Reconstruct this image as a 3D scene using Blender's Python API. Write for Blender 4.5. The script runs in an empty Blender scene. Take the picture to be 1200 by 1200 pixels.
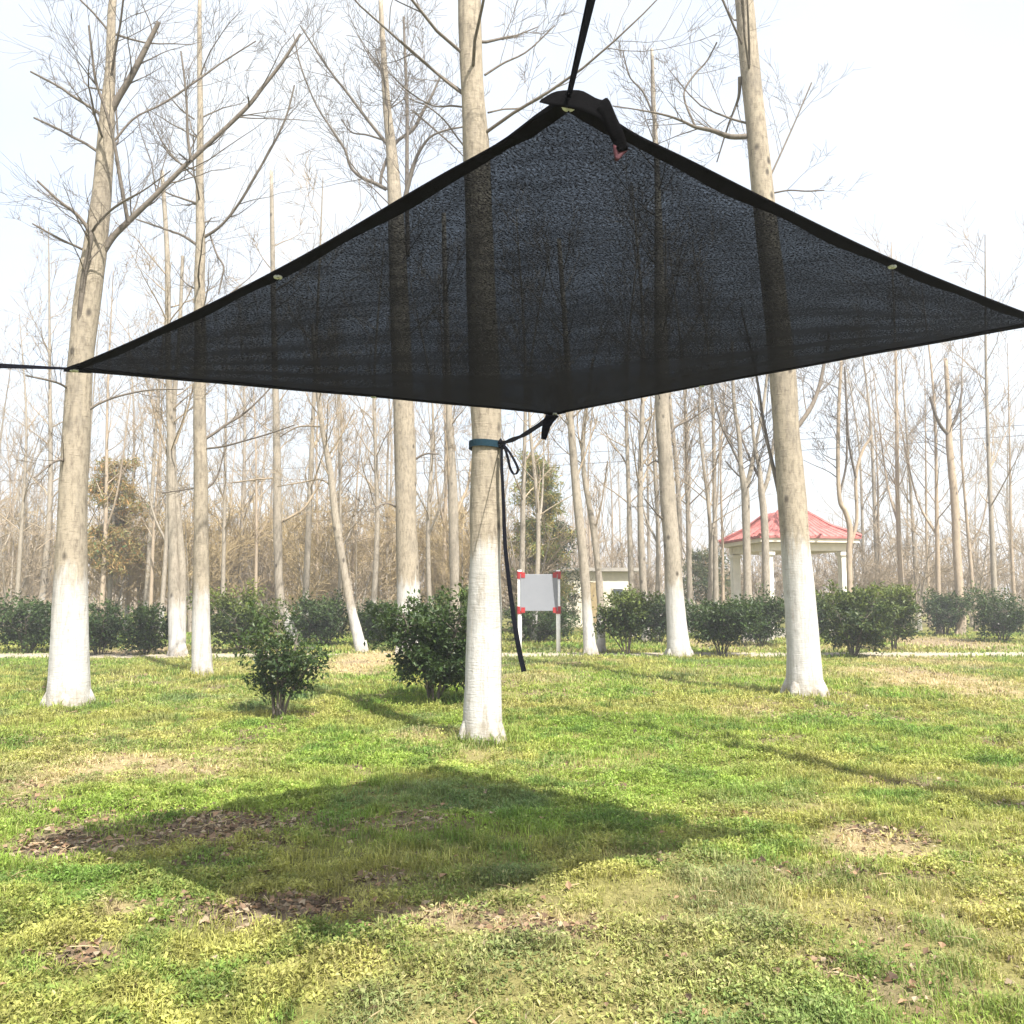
import bpy, math, random
import numpy as np
from mathutils import Vector

R = math.radians
scene = bpy.context.scene
COL = scene.collection

# ------------------------------------------------------------------ camera
EYE = 1.25
FPX = 1000.0                      # focal length for a 1200 px wide frame
PITCH = math.atan(0.1)
cam_d = bpy.data.cameras.new("camera")
cam = bpy.data.objects.new("camera", cam_d)
COL.objects.link(cam)
cam.location = (0, 0, EYE)
cam.rotation_euler = (R(90) + PITCH, 0, 0)
cam_d.sensor_width = 36
cam_d.lens = 36 * FPX / 1200
cam_d.clip_start = 0.05
cam_d.clip_end = 3000
scene.camera = cam

# ------------------------------------------------------------------ sun, sky, exposure
SUN_SH = Vector((-0.35, 0.61, -1.0))          # how a shadow runs per metre of height
SUN_EL = math.atan2(1.0, math.hypot(0.35, 0.61))
SUN_AZ = math.atan2(0.35, -0.61)
sun_d = bpy.data.lights.new("sun", 'SUN')
sun_d.energy = 3.8
sun_d.angle = R(0.6)
sun_d.color = (1.0, 0.95, 0.86)
sun = bpy.data.objects.new("sun", sun_d)
COL.objects.link(sun)
sun.rotation_euler = SUN_SH.to_track_quat('-Z', 'Y').to_euler()
sun.location = (5, -8, 15)

world = bpy.data.worlds.new("World")
scene.world = world
world.use_nodes = True
wn = world.node_tree
wn.nodes.clear()
w_out = wn.nodes.new('ShaderNodeOutputWorld')
w_bg = wn.nodes.new('ShaderNodeBackground')
w_sky = wn.nodes.new('ShaderNodeTexSky')
w_sky.sky_type = 'NISHITA'
w_sky.sun_disc = False
w_sky.sun_elevation = SUN_EL
w_sky.sun_rotation = SUN_AZ
w_sky.air_density = 1.0
w_sky.dust_density = 4.0
w_sky.ozone_density = 1.0
w_bg.inputs[1].default_value = 0.13
# thin bright veil of cloud over the blue
w_tc = wn.nodes.new('ShaderNodeTexCoord')
w_no = wn.nodes.new('ShaderNodeTexNoise')
w_no.inputs['Scale'].default_value = 2.2
w_no.inputs['Detail'].default_value = 6
w_mr = wn.nodes.new('ShaderNodeMapRange')
w_mr.inputs[1].default_value = 0.3
w_mr.inputs[2].default_value = 0.7
w_mr.inputs[3].default_value = 0.55
w_mr.inputs[4].default_value = 0.95
w_mx = wn.nodes.new('ShaderNodeMix')
w_mx.data_type = 'RGBA'
wn.links.new(w_tc.outputs['Generated'], w_no.inputs['Vector'])
wn.links.new(w_no.outputs['Fac'], w_mr.inputs[0])
wn.links.new(w_mr.outputs[0], w_mx.inputs[0])
wn.links.new(w_sky.outputs[0], w_mx.inputs[6])
w_mx.inputs[7].default_value = (2.45, 2.58, 2.68, 1)
wn.links.new(w_mx.outputs[2], w_bg.inputs[0])
wn.links.new(w_bg.outputs[0], w_out.inputs[0])

vs = scene.view_settings
vs.view_transform = 'Standard'
vs.look = 'None'
vs.gamma = 1
vs.use_curve_mapping = False
vs.exposure = 1.75
scene.cycles.max_bounces = 8
scene.cycles.transparent_max_bounces = 16

rng = np.random.default_rng(7)
rnd = random.Random(11)

# ------------------------------------------------------------------ helpers
cp, sp = math.cos(PITCH), math.sin(PITCH)


def ray(px, py):
    u, v = (px - 600) / FPX, (600 - py) / FPX
    return np.array([u, cp - v * sp, sp + v * cp])


def at(px, py, Y):
    d = ray(px, py)
    t = Y / d[1]
    return np.array([d[0] * t, Y, EYE + d[2] * t])


def gpt(px, py):
    d = ray(px, py)
    t = -EYE / d[2]
    return np.array([d[0] * t, d[1] * t, 0.0])


def _hash(ix, iy, seed):
    h = (ix.astype(np.int64) * 374761393 + iy.astype(np.int64) * 668265263 + seed * 1442695041) & 0x7fffffff
    h = ((h ^ (h >> 13)) * 1274126177) & 0x7fffffff
    return ((h ^ (h >> 16)) & 0xffff) / 65535.0


def vnoise(x, y, scale, seed=0):
    x = np.asarray(x, float) * scale
    y = np.asarray(y, float) * scale
    ix, iy = np.floor(x), np.floor(y)
    fx, fy = x - ix, y - iy
    fx = fx * fx * (3 - 2 * fx)
    fy = fy * fy * (3 - 2 * fy)
    a, b = _hash(ix, iy, seed), _hash(ix + 1, iy, seed)
    c, d = _hash(ix, iy + 1, seed), _hash(ix + 1, iy + 1, seed)
    return (a * (1 - fx) + b * fx) * (1 - fy) + (c * (1 - fx) + d * fx) * fy


def fbm(x, y, scale, seed=0, n=3):
    s, a, t = 0, 1.0, 0
    for i in range(n):
        s = s + a * vnoise(x, y, scale * 2 ** i, seed + i * 17)
        t += a
        a *= 0.5
    return s / t


MOUNDS = []


def gz(x, y):
    x = np.asarray(x, float)
    y = np.asarray(y, float)
    damp = np.clip((17.0 - y) / 3.0, 0, 1)
    z = (fbm(x, y, 0.35, 3, 2) - 0.5) * 0.09 + (fbm(x, y, 2.2, 9, 3) - 0.5) * 0.05
    z = z * damp
    for (mx, my, mr, mh) in MOUNDS:
        z = z + mh * np.exp(-((x - mx) ** 2 + (y - my) ** 2) / (mr * mr))
    return z


for (px, py, r_, h_) in ((425, 772, .9, .10), (700, 780, 1.6, .10), (1040, 790, 1.5, .08), (480, 840, .8, -.06), (650, 800, 1.2, .05)):
    g = gpt(px, py)
    MOUNDS.append((g[0], g[1], r_, h_))


class MB:
    def __init__(self):
        self.v, self.q, self.t, self.c, self.n = [], [], [], [], 0

    def add(self, v, quads=None, tris=None, col=None):
        v = np.asarray(v, float).reshape(-1, 3)
        self.v.append(v)
        if quads is not None and len(quads):
            self.q.append(np.asarray(quads, np.int64) + self.n)
        if tris is not None and len(tris):
            self.t.append(np.asarray(tris, np.int64) + self.n)
        if col is not None:
            self.c.append(np.broadcast_to(np.asarray(col, float), (len(v), 3)))
        self.n += len(v)

    def mesh(self, name, smooth=True):
        m = bpy.data.meshes.new(name)
        v = np.concatenate(self.v)
        q = np.concatenate(self.q) if self.q else np.zeros((0, 4), np.int64)
        t = np.concatenate(self.t) if self.t else np.zeros((0, 3), np.int64)
        m.vertices.add(len(v))
        m.vertices.foreach_set('co', v.astype(np.float32).ravel())
        loops = np.concatenate([q.ravel(), t.ravel()]).astype(np.int32)
        m.loops.add(len(loops))
        m.loops.foreach_set('vertex_index', loops)
        npoly = len(q) + len(t)
        m.polygons.add(npoly)
        starts = np.concatenate([np.arange(len(q)) * 4, len(q) * 4 + np.arange(len(t)) * 3]).astype(np.int32)
        m.polygons.foreach_set('loop_start', starts)
        m.polygons.foreach_set('use_smooth', np.full(npoly, smooth))
        m.update(calc_edges=True)
        if self.c:
            c = np.concatenate(self.c)
            at_ = m.attributes.new('tint', 'FLOAT_COLOR', 'POINT')
            at_.data.foreach_set('color', np.concatenate([c, np.ones((len(c), 1))], 1).astype(np.float32).ravel())
        m.validate()
        return m

    def build(self, name, mat, parent=None, smooth=True):
        o = bpy.data.objects.new(name, self.mesh(name, smooth))
        o.data.materials.append(mat)
        COL.objects.link(o)
        if parent is not None:
            o.parent = parent
        return o

    # -- shapes
    def tube(self, pts, rad, sides=6, cap=True, wob=0.0, col=None):
        pts = np.asarray(pts, float)
        n = len(pts)
        rad = np.broadcast_to(np.asarray(rad, float), (n,))
        tan = np.gradient(pts, axis=0)
        tan /= np.linalg.norm(tan, axis=1)[:, None] + 1e-12
        ref = np.array([1.0, 0, 0]) if abs(tan[0][0]) < 0.8 else np.array([0, 1.0, 0])
        a = np.cross(tan, ref)
        a /= np.linalg.norm(a, axis=1)[:, None] + 1e-12
        b = np.cross(tan, a)
        th = np.linspace(0, 2 * math.pi, sides, endpoint=False)
        r = rad[:, None] * np.ones(sides)[None]
        if wob:
            k = np.arange(n)[:, None] * 0.35
            r = r * (1 + wob * (vnoise(k + 0 * th, th[None] * 0 + k * 0 + np.cos(th)[None] * 1.3 + 5, 1.0, 5) - .5) * 2
                     + wob * .6 * (vnoise(k * 3 + 0 * th, np.sin(th)[None] * 2 + 9 + 0 * k, 1.0, 8) - .5))
        v = pts[:, None, :] + r[:, :, None] * (np.cos(th)[None, :, None] * a[:, None, :] + np.sin(th)[None, :, None] * b[:, None, :])
        v = v.reshape(-1, 3)
        i = np.arange(n - 1)[:, None] * sides
        j = np.arange(sides)[None]
        j2 = (j + 1) % sides
        q = np.stack([i + j, i + j2, i + sides + j2, i + sides + j], -1).reshape(-1, 4)
        t = None
        if cap:
            v = np.concatenate([v, pts[:1], pts[-1:]])
            jj = np.arange(sides)
            t = np.concatenate([np.stack([np.full(sides, n * sides), (jj + 1) % sides, jj], 1),
                                np.stack([np.full(sides, n * sides + 1), (n - 1) * sides + jj, (n - 1) * sides + (jj + 1) % sides], 1)])
        self.add(v, q, t, col)

    def box(self, c, s, rot=0.0, col=None):
        c, s = np.asarray(c, float), np.asarray(s, float) / 2
        k = np.array([[x, y, z] for x in (-1, 1) for y in (-1, 1) for z in (-1, 1)]) * s
        cr, sr = math.cos(rot), math.sin(rot)
        k = np.stack([k[:, 0] * cr - k[:, 1] * sr, k[:, 0] * sr + k[:, 1] * cr, k[:, 2]], 1) + c
        q = [(0, 1, 3, 2), (4, 6, 7, 5), (0, 4, 5, 1), (2, 3, 7, 6), (0, 2, 6, 4), (1, 5, 7, 3)]
        self.add(k, q, None, col)

    def ribbon(self, pts, w, side, thick=0.002, col=None):
        """flat webbing: pts (n,3), side vector(s), real thickness"""
        pts = np.asarray(pts, float)
        n = len(pts)
        side = np.broadcast_to(np.asarray(side, float), (n, 3)).copy()
        tan = np.gradient(pts, axis=0)
        tan /= np.linalg.norm(tan, axis=1)[:, None] + 1e-12
        side -= tan * np.sum(side * tan, 1)[:, None]
        side /= np.linalg.norm(side, axis=1)[:, None] + 1e-12
        nor = np.cross(tan, side)
        w = np.broadcast_to(np.asarray(w, float), (n,))[:, None] / 2
        h = thick / 2
        ring = np.stack([pts - side * w - nor * h, pts + side * w - nor * h, pts + side * w + nor * h, pts - side * w + nor * h], 1)
        v = ring.reshape(-1, 3)
        i = np.arange(n - 1)[:, None] * 4
        j = np.arange(4)[None]
        j2 = (j + 1) % 4
        q = np.stack([i + j, i + j2, i + 4 + j2, i + 4 + j], -1).reshape(-1, 4)
        q = np.concatenate([q, [[3, 2, 1, 0], [(n - 1) * 4, (n - 1) * 4 + 1, (n - 1) * 4 + 2, (n - 1) * 4 + 3]]])
        self.add(v, q, None, col)

    def leaves(self, p, d, nrm, L, W, fold=0.25, col=None):
        """N folded leaves: base p, direction d, normal nrm"""
        d = d / (np.linalg.norm(d, axis=1)[:, None] + 1e-9)
        s = np.cross(d, nrm)
        s /= np.linalg.norm(s, axis=1)[:, None] + 1e-9
        u = np.cross(s, d)
        L, W = L[:, None], W[:, None]
        a = p
        b = p + d * L * .45 + s * W * .5 + u * W * fold
        c = p + d * L - u * L * .08
        e = p + d * L * .45 - s * W * .5 + u * W * fold
        v = np.stack([a, b, c, e], 1).reshape(-1, 3)
        i = np.arange(len(p))[:, None] * 4
        t = np.concatenate([i + np.array([[0, 1, 2]]), i + np.array([[0, 2, 3]])])
        self.add(v, None, t, None if col is None else np.repeat(col, 4, axis=0))


def smooth_line(pts, n):
    """Catmull-Rom through pts (k,m), resampled to n rows"""
    pts = np.asarray(pts, float)
    if len(pts) == 2:
        t = np.linspace(0, 1, n)[:, None]
        return pts[0] * (1 - t) + pts[1] * t
    P = np.concatenate([[2 * pts[0] - pts[1]], pts, [2 * pts[-1] - pts[-2]]])
    k = len(pts) - 1
    out = []
    for s in np.linspace(0, k, n):
        i = min(int(s), k - 1)
        f = s - i
        p0, p1, p2, p3 = P[i], P[i + 1], P[i + 2], P[i + 3]
        out.append(0.5 * (2 * p1 + (p2 - p0) * f + (2 * p0 - 5 * p1 + 4 * p2 - p3) * f * f + (3 * p1 - p0 - 3 * p2 + p3) * f ** 3))
    return np.array(out)


def empty(name, loc, label=None, cat=None, group=None, rz=0.0):
    o = bpy.data.objects.new(name, None)
    COL.objects.link(o)
    o.location = Vector([float(k) for k in loc])
    o.rotation_euler = (0, 0, rz)
    o.empty_display_size = 0.2
    tag(o, label, cat, group)
    return o


def tag(o, label=None, cat=None, group=None, kind=None):
    if label:
        o['label'] = label
    if cat:
        o['category'] = cat
    if group:
        o['group'] = group
    if kind:
        o['kind'] = kind
    return o


def copy_thing(root, loc, rz, sc=1.0, label=None, group=None):
    r = root.copy()
    COL.objects.link(r)
    r.location = Vector([float(k) for k in loc])
    r.rotation_euler = (0, 0, rz)
    r.scale = (sc, sc, sc)
    if label:
        r['label'] = label
    if group:
        r['group'] = group
    for ch in list(root.children):
        c = ch.copy()
        COL.objects.link(c)
        c.parent = r
    return r


# ------------------------------------------------------------------ materials
class NT:
    def __init__(self, name):
        self.m = bpy.data.materials.new(name)
        self.m.use_nodes = True
        self.t = self.m.node_tree
        self.t.nodes.clear()
        self.out = self.t.nodes.new('ShaderNodeOutputMaterial')

    def n(self, kind, **kw):
        nd = self.t.nodes.new('ShaderNode' + kind)
        for k, v in kw.items():
            setattr(nd, k, v)
        return nd

    def l(self, a, b):
        self.t.links.new(a, b)

    def noise(self, vec, scale, detail=4, rough=.55):
        nd = self.n('TexNoise')
        nd.inputs['Scale'].default_value = scale
        nd.inputs['Detail'].default_value = detail
        nd.inputs['Roughness'].default_value = rough
        if vec is not None:
            self.l(vec, nd.inputs['Vector'])
        return nd.outputs['Fac']

    def mapping(self, vec, scale):
        nd = self.n('Mapping')
        nd.inputs['Scale'].default_value = scale
        self.l(vec, nd.inputs['Vector'])
        return nd.outputs[0]

    def rng(self, f, a, b, c=0.0, d=1.0):
        nd = self.n('MapRange')
        self.l(f, nd.inputs[0])
        for i, v in enumerate((a, b, c, d)):
            nd.inputs[i + 1].default_value = v
        return nd.outputs[0]

    def math(self, op, a, b=None):
        nd = self.n('Math', operation=op)
        for i, v in enumerate((a, b)):
            if v is None:
                continue
            if isinstance(v, (int, float)):
                nd.inputs[i].default_value = v
            else:
                self.l(v, nd.inputs[i])
        return nd.outputs[0]

    def mix(self, f, a, b, mode='MIX'):
        nd = self.n('Mix', data_type='RGBA', blend_type=mode)
        for i, v in ((0, f), (6, a), (7, b)):
            if isinstance(v, (int, float)):
                nd.inputs[i].default_value = v
            elif isinstance(v, tuple):
                nd.inputs[i].default_value = (*v, 1)
            else:
                self.l(v, nd.inputs[i])
        return nd.outputs[2]

    def bsdf(self, col, rough=.8, spec=.3, bump=None, bstr=.3, bdist=.02):
        p = self.n('BsdfPrincipled')
        if isinstance(col, tuple):
            p.inputs['Base Color'].default_value = (*col, 1)
        else:
            self.l(col, p.inputs['Base Color'])
        if isinstance(rough, (int, float)):
            p.inputs['Roughness'].default_value = rough
        else:
            self.l(rough, p.inputs['Roughness'])
        p.inputs['Specular IOR Level'].default_value = spec
        if bump is not None:
            b = self.n('Bump')
            b.inputs['Strength'].default_value = bstr
            b.inputs['Distance'].default_value = bdist
            self.l(bump, b.inputs['Height'])
            self.l(b.outputs[0], p.inputs['Normal'])
        return p

    def done(self, shader):
        self.l(shader, self.out.inputs['Surface'])
        return self.m


def bark_material(name, light, dark, paint=True):
    t = NT(name)
    co = t.n('TexCoord').outputs['Object']
    oi = t.n('ObjectInfo').outputs['Random']
    big = t.noise(co, 2.3, 4)
    fine = t.noise(t.mapping(co, (9, 9, 3)), 3.0, 6, .65)
    lent = t.noise(t.mapping(co, (5, 5, 34)), 2.2, 3, .6)
    fis = t.noise(t.mapping(co, (26, 26, 2.2)), 1.0, 4, .6)
    vor = t.n('TexVoronoi')
    vor.inputs['Scale'].default_value = 2.1
    t.l(t.mapping(co, (1.6, 1.6, 1.0)), vor.inputs['Vector'])
    knot = t.rng(vor.outputs['Distance'], 0.07, 0.15, 1, 0)
    c = t.mix(t.rng(big, .3, .7), tuple(k * .82 for k in light), light)
    c = t.mix(t.rng(oi, 0, 1, 0, .25), c, tuple(k * .8 for k in light))
    c = t.mix(t.rng(fine, .46, .68, 0, .7), c, dark)
    c = t.mix(t.rng(t.noise(t.mapping(co, (3, 3, 1.1)), 1.3, 5, .6), .52, .68, 0, .5), c, (.14, .125, .105))
    c = t.mix(t.rng(lent, .60, .70, 0, .55), c, dark)
    c = t.mix(t.rng(fis, .58, .74, 0, .45), c, tuple(k * .8 for k in dark))
    c = t.mix(t.math('MULTIPLY', knot, .85), c, (.05, .042, .035))
    hgt = t.math('ADD', fine, t.math('MULTIPLY', lent, .5))
    hgt = t.math('ADD', hgt, t.math('MULTIPLY', fis, -.6))
    if paint:
        at_ = t.n('Attribute', attribute_type='OBJECT', attribute_name='paint')
        sep = t.n('SeparateXYZ')
        t.l(co, sep.inputs[0])
        edge = t.math('MULTIPLY', t.math('SUBTRACT', t.noise(t.mapping(co, (9, 9, 1.6)), 1.6, 5, .65), .5), .95)
        d = t.math('SUBTRACT', t.math('ADD', at_.outputs['Fac'], edge), sep.outputs[2])
        f = t.rng(d, -.12, .14)
        worn = t.rng(t.noise(t.mapping(co, (10, 10, 2.0)), 1.6, 7, .75), .53, .70, 1, .15)
        near_edge = t.rng(d, 0.0, .6, .7, 1)
        f = t.math('MULTIPLY', t.math('MULTIPLY', f, worn), near_edge)
        dirt = t.noise(co, 4.5, 6, .7)
        wc = t.mix(t.rng(dirt, .45, .75, 0, .5), (.46, .45, .435), (.24, .225, .205))
        cr = t.rng(t.noise(t.mapping(co, (4, 4, 30)), 1.5, 3), .64, .70, 0, .6)
        wc = t.mix(cr, wc, (.3, .28, .25))
        run = t.rng(t.noise(t.mapping(co, (16, 16, .9)), 1.3, 5, .65), .52, .70, 0, .55)
        wc = t.mix(run, wc, (.21, .195, .175))
        foot = t.math('MULTIPLY', t.rng(sep.outputs[2], .03, .30, .9, 0), t.rng(t.noise(co, 11, 5, .7), .35, .6))
        wc = t.mix(foot, wc, (.22, .185, .13))
        c = t.mix(f, c, wc)
    return t.done(t.bsdf(c, .85, .2, hgt, .7, .012).outputs[0])


M = {}
M['bark'] = bark_material('whitewashed_bark', (.33, .285, .22), (.105, .085, .065))
M['bark_far'] = bark_material('pale_bark', (.33, .29, .235), (.135, .115, .09))
M['twig'] = bark_material('twig_bark', (.17, .145, .12), (.07, .058, .05), False)
M['twig_pale'] = bark_material('pale_twig_bark', (.36, .29, .205), (.19, .15, .105), False)
M['twig_tan'] = bark_material('tan_twig_bark', (.40, .31, .17), (.24, .17, .09), False)
M['wood_far'] = bark_material('far_wood_bark', (.39, .315, .235), (.23, .18, .13), False)


def leaf_material(name, rough=.38, spec=.5, trans=.25, gain=1.0):
    t = NT(name)
    at_ = t.n('Attribute', attribute_name='tint')
    c = at_.outputs['Color']
    p = t.bsdf(c, rough, spec)
    tr = t.n('BsdfTranslucent')
    t.l(t.mix(1.0, c, (1.25 * gain, 1.25 * gain, .6), 'MULTIPLY'), tr.inputs[0])
    ms = t.n('MixShader')
    ms.inputs[0].default_value = trans
    t.l(p.outputs[0], ms.inputs[1])
    t.l(tr.outputs[0], ms.inputs[2])
    return t.done(ms.outputs[0])


M['leaf'] = leaf_material('glossy_leaf', .42, .22, .25)
M['needle'] = leaf_material('needle_leaf', .6, .25, .3)
M['grass'] = leaf_material('grass_blade', .6, .25, .32)
M['litter'] = leaf_material('dead_leaf', .8, .15, .15, .9)


def ground_material():
    t = NT('turf_soil')
    co = t.n('TexCoord').outputs['Object']
    at_ = t.n('Attribute', attribute_name='tint')
    sep = t.n('SeparateColor')
    t.l(at_.outputs['Color'], sep.inputs[0])
    g, dry, lit = sep.outputs[0], sep.outputs[1], sep.outputs[2]
    n1 = t.noise(co, 3, 6, .6)
    n2 = t.noise(co, 22, 6, .65)
    n3 = t.noise(co, 90, 4, .6)
    soil = t.mix(t.rng(n2, .3, .7), (.10, .075, .05), (.23, .18, .125))
    turf = t.mix(t.rng(n2, .3, .7), (.075, .085, .022), (.20, .20, .055))
    turf = t.mix(t.rng(n1, .4, .7, 0, .5), turf, (.20, .19, .06))
    straw = t.mix(t.rng(n2, .3, .7), (.22, .16, .09), (.42, .34, .20))
    c = t.mix(g, soil, turf)
    c = t.mix(t.math('MULTIPLY', dry, t.rng(n3, .3, .6, .5, 1)), c, straw)
    c = t.mix(t.math('MULTIPLY', lit, t.rng(n3, .35, .6, .4, 1)), c, soil)
    h = t.math('ADD', n2, t.math('MULTIPLY', n3, .5))
    return t.done(t.bsdf(c, .95, .1, h, .8, .03).outputs[0])


M['ground'] = ground_material()


def simple(name, col, rough=.6, spec=.4, var=.15, scale=12, metal=0.0, bump=.15):
    t = NT(name)
    co = t.n('TexCoord').outputs['Object']
    n = t.noise(co, scale, 5, .6)
    c = t.mix(t.rng(n, .3, .7), tuple(k * (1 - var) for k in col), tuple(min(1, k * (1 + var)) for k in col))
    p = t.bsdf(c, rough, spec, n, bump, .01)
    p.inputs['Metallic'].default_value = metal
    return t.done(p.outputs[0])


M['path'] = simple('pale_concrete', (.30, .265, .205), .9, .2, .25, 3)
M['hem'] = simple('black_hem_webbing', (.003, .003, .0034), .95, .02, .3, 200)
M['strap'] = simple('navy_webbing', (.0035, .004, .007), .9, .04, .3, 150)
M['band'] = simple('teal_webbing', (.009, .028, .042), .85, .1, .3, 150)
M['grommet'] = simple('sky_tinted_ring', (.62, .67, .78), .35, .5, .05, 40, .25)  # bluish white painted in for sky light showing through the eyelets
M['flaptip'] = simple('maroon_webbing', (.06, .015, .022), .7, .3, .3, 150)
M['post'] = simple('white_post_paint', (.78, .78, .76), .5, .4, .08, 14)
M['red'] = simple('red_plastic', (.30, .020, .022), .45, .4, .15, 14)
M['board'] = simple('grey_board', (.20, .21, .235), .5, .4, .06, 3, 0, .02)
M['roof'] = simple('red_roof_tile', (.38, .145, .135), .9, .15, .3, 5)
M['cream'] = simple('cream_render', (.66, .61, .50), .85, .2, .1, 5)
M['ivory'] = simple('ivory_stone', (.70, .67, .60), .8, .2, .1, 5)
M['slab'] = simple('weathered_concrete', (.30, .28, .25), .9, .2, .2, 5)
M['pane'] = simple('dark_pane', (.05, .06, .07), .2, .6, .1, 3)
M['wire'] = simple('dark_cable', (.05, .05, .055), .6, .3, .1, 3)


def net_material():
    """black knitted shade cloth: open knit lets a little light through"""
    t = NT('black_shade_cloth')
    uv = t.n('UVMap').outputs[0]
    knit = t.noise(t.mapping(uv, (430, 430, 1)), 1.0, 2, .75)
    knit2 = t.noise(t.mapping(uv, (210, 380, 1)), 1.0, 2, .6)
    rot = t.n('Mapping')
    rot.inputs['Rotation'].default_value = (0, 0, R(45))
    t.l(uv, rot.inputs['Vector'])
    streak = t.noise(t.mapping(rot.outputs[0], (9, 55, 1)), 1.0, 4, .7)
    cloud = t.noise(uv, 6.0, 4, .6)
    lw = t.n('LayerWeight')
    lw.inputs[0].default_value = .5
    face = t.math('SUBTRACT', 1.0, lw.outputs['Facing'])       # cos of the incidence
    k = t.math('MULTIPLY', t.rng(knit, .36, .66, .0, 2.2), t.rng(knit2, .35, .65, .15, 1.85))
    k = t.math('MULTIPLY', k, t.rng(streak, .32, .68, .6, 1.4))
    k = t.math('MULTIPLY', k, t.rng(cloud, .3, .7, .75, 1.25))
    op = t.math('MULTIPLY', k, t.math('MULTIPLY', t.math('POWER', face, 1.5), NET_OPEN))
    tp = t.n('BsdfTransparent')
    tp.inputs[0].default_value = (.80, .90, 1.0, 1)
    yarn = t.mix(t.rng(knit, .35, .65), (.0015, .0015, .0018), (.005, .005, .006))
    p = t.bsdf(yarn, .9, .03)
    tr = t.n('BsdfTranslucent')
    tr.inputs[0].default_value = (.006, .006, .007, 1)
    ad = t.n('MixShader')
    ad.inputs[0].default_value = .25
    t.l(p.outputs[0], ad.inputs[1])
    t.l(tr.outputs[0], ad.inputs[2])
    ms = t.n('MixShader')
    t.l(op, ms.inputs[0])
    t.l(ad.outputs[0], ms.inputs[1])
    t.l(tp.outputs[0], ms.inputs[2])
    return t.done(ms.outputs[0])


NET_OPEN = 0.125
M['net'] = net_material()

# ------------------------------------------------------------------ ground and its cover
# patches: photo pixel centre and half sizes -> world ellipses; kind d = dry straw, l = leaf litter / bare soil, g = lush
PATCH = []
for (px, py, rx, ry, kind, s) in (
        (262, 966, 110, 24, 'l', 1.0), (95, 985, 65, 18, 'l', .95), (320, 1062, 120, 20, 'l', 1.0), (240, 1010, 60, 12, 'l', .4), (450, 1030, 70, 12, 'l', .45),
        (590, 1070, 130, 20, 'd', 1.0), (640, 1085, 70, 17, 'l', .75), (90, 1120, 50, 14, 'l', .9), (140, 1062, 40, 10, 'd', .7),
        (1020, 985, 65, 16, 'd', 1.0), (1045, 975, 45, 10, 'l', .7), (960, 1125, 40, 12, 'l', .5), (1090, 800, 90, 22, 'd', .8), (1085, 775, 70, 8, 'd', .6),
        (150, 897, 150, 22, 'd', .8), (270, 880, 60, 10, 'd', .4), (430, 775, 45, 14, 'd', 1.0), (500, 855, 60, 14, 'd', .5),
        (640, 800, 60, 16, 'd', .35), (960, 830, 90, 12, 'l', .35), (880, 835, 60, 12, 'd', .4), (870, 950, 60, 14, 'd', .3),
        (960, 945, 50, 14, 'd', .4), (470, 960, 90, 14, 'l', .45), (700, 900, 150, 14, 'd', .25), (560, 880, 60, 12, 'd', .35),
        (760, 1000, 60, 10, 'd', .35), (1060, 910, 50, 9, 'l', .5), (900, 1080, 60, 14, 'd', .3),
        (1090, 752, 70, 8, 's', 1.0), (160, 764, 60, 6, 's', .8), (830, 755, 60, 6, 's', .5), (1000, 760, 60, 5, 's', .5)):
    c = gpt(px, py)
    n_, f_ = gpt(px, py + ry), gpt(px, max(py - ry, 722))
    PATCH.append((c[0], c[1], rx * c[1] / FPX, max(abs(f_[1] - n_[1]) / 2, .12), kind, s))


def cover(x, y):
    x = np.asarray(x, float)
    y = np.asarray(y, float)
    wx = (fbm(x, y, 1.6, 41, 3) - .5) * .9
    wy = (fbm(x, y, 1.6, 57, 3) - .5) * .9
    dry = np.clip((fbm(x, y, .55, 71, 3) - .5) * 1.7, 0, .32)
    lit = np.clip((fbm(x, y, 1.7, 83, 3) - .62) * 4, 0, .5)
    for (cx, cy, rx, ry, kind, s) in PATCH:
        e = np.sqrt(((x + wx * rx - cx) / rx) ** 2 + ((y + wy * ry * 1.2 - cy) / ry) ** 2)
        f = s * np.clip(1.35 - e, 0, 1)
        f = np.clip(f * (1.2 + (fbm(x, y, 6, 91, 2) - .5)), 0, 1)
        if kind == 'd':
            dry = np.maximum(dry, f)
        elif kind == 'l':
            lit = np.maximum(lit, f)
        else:
            dry = np.maximum(dry, f)
            lit = np.maximum(lit, f * .7)
    return dry, lit


def axis(lo, hi, step, far_lo, far_hi):
    a = list(np.arange(lo, hi + 1e-6, step))
    s = step
    v = hi
    while v < far_hi:
        s *= 1.28
        v += s
        a.append(v)
    s, v, b = step, lo, []
    while v > far_lo:
        s *= 1.28
        v -= s
        b.append(v)
    return np.array(b[::-1] + a)


gx = axis(-8, 8, .07, -900, 900)
gy = axis(2, 17, .07, -400, 1500)
X, Y = np.meshgrid(gx, gy)
Z = gz(X, Y)
dry, lit = cover(X, Y)
mb = MB()
ny, nx = X.shape
idx = np.arange(nx * ny).reshape(ny, nx)
mb.add(np.stack([X, Y, Z], -1).reshape(-1, 3),
       np.stack([idx[:-1, :-1], idx[:-1, 1:], idx[1:, 1:], idx[1:, :-1]], -1).reshape(-1, 4), None,
       np.stack([np.clip(1 - lit * 1.1, 0, 1), dry, lit], -1).reshape(-1, 3))
tag(mb.build('ground', M['ground']), kind='structure')

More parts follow.
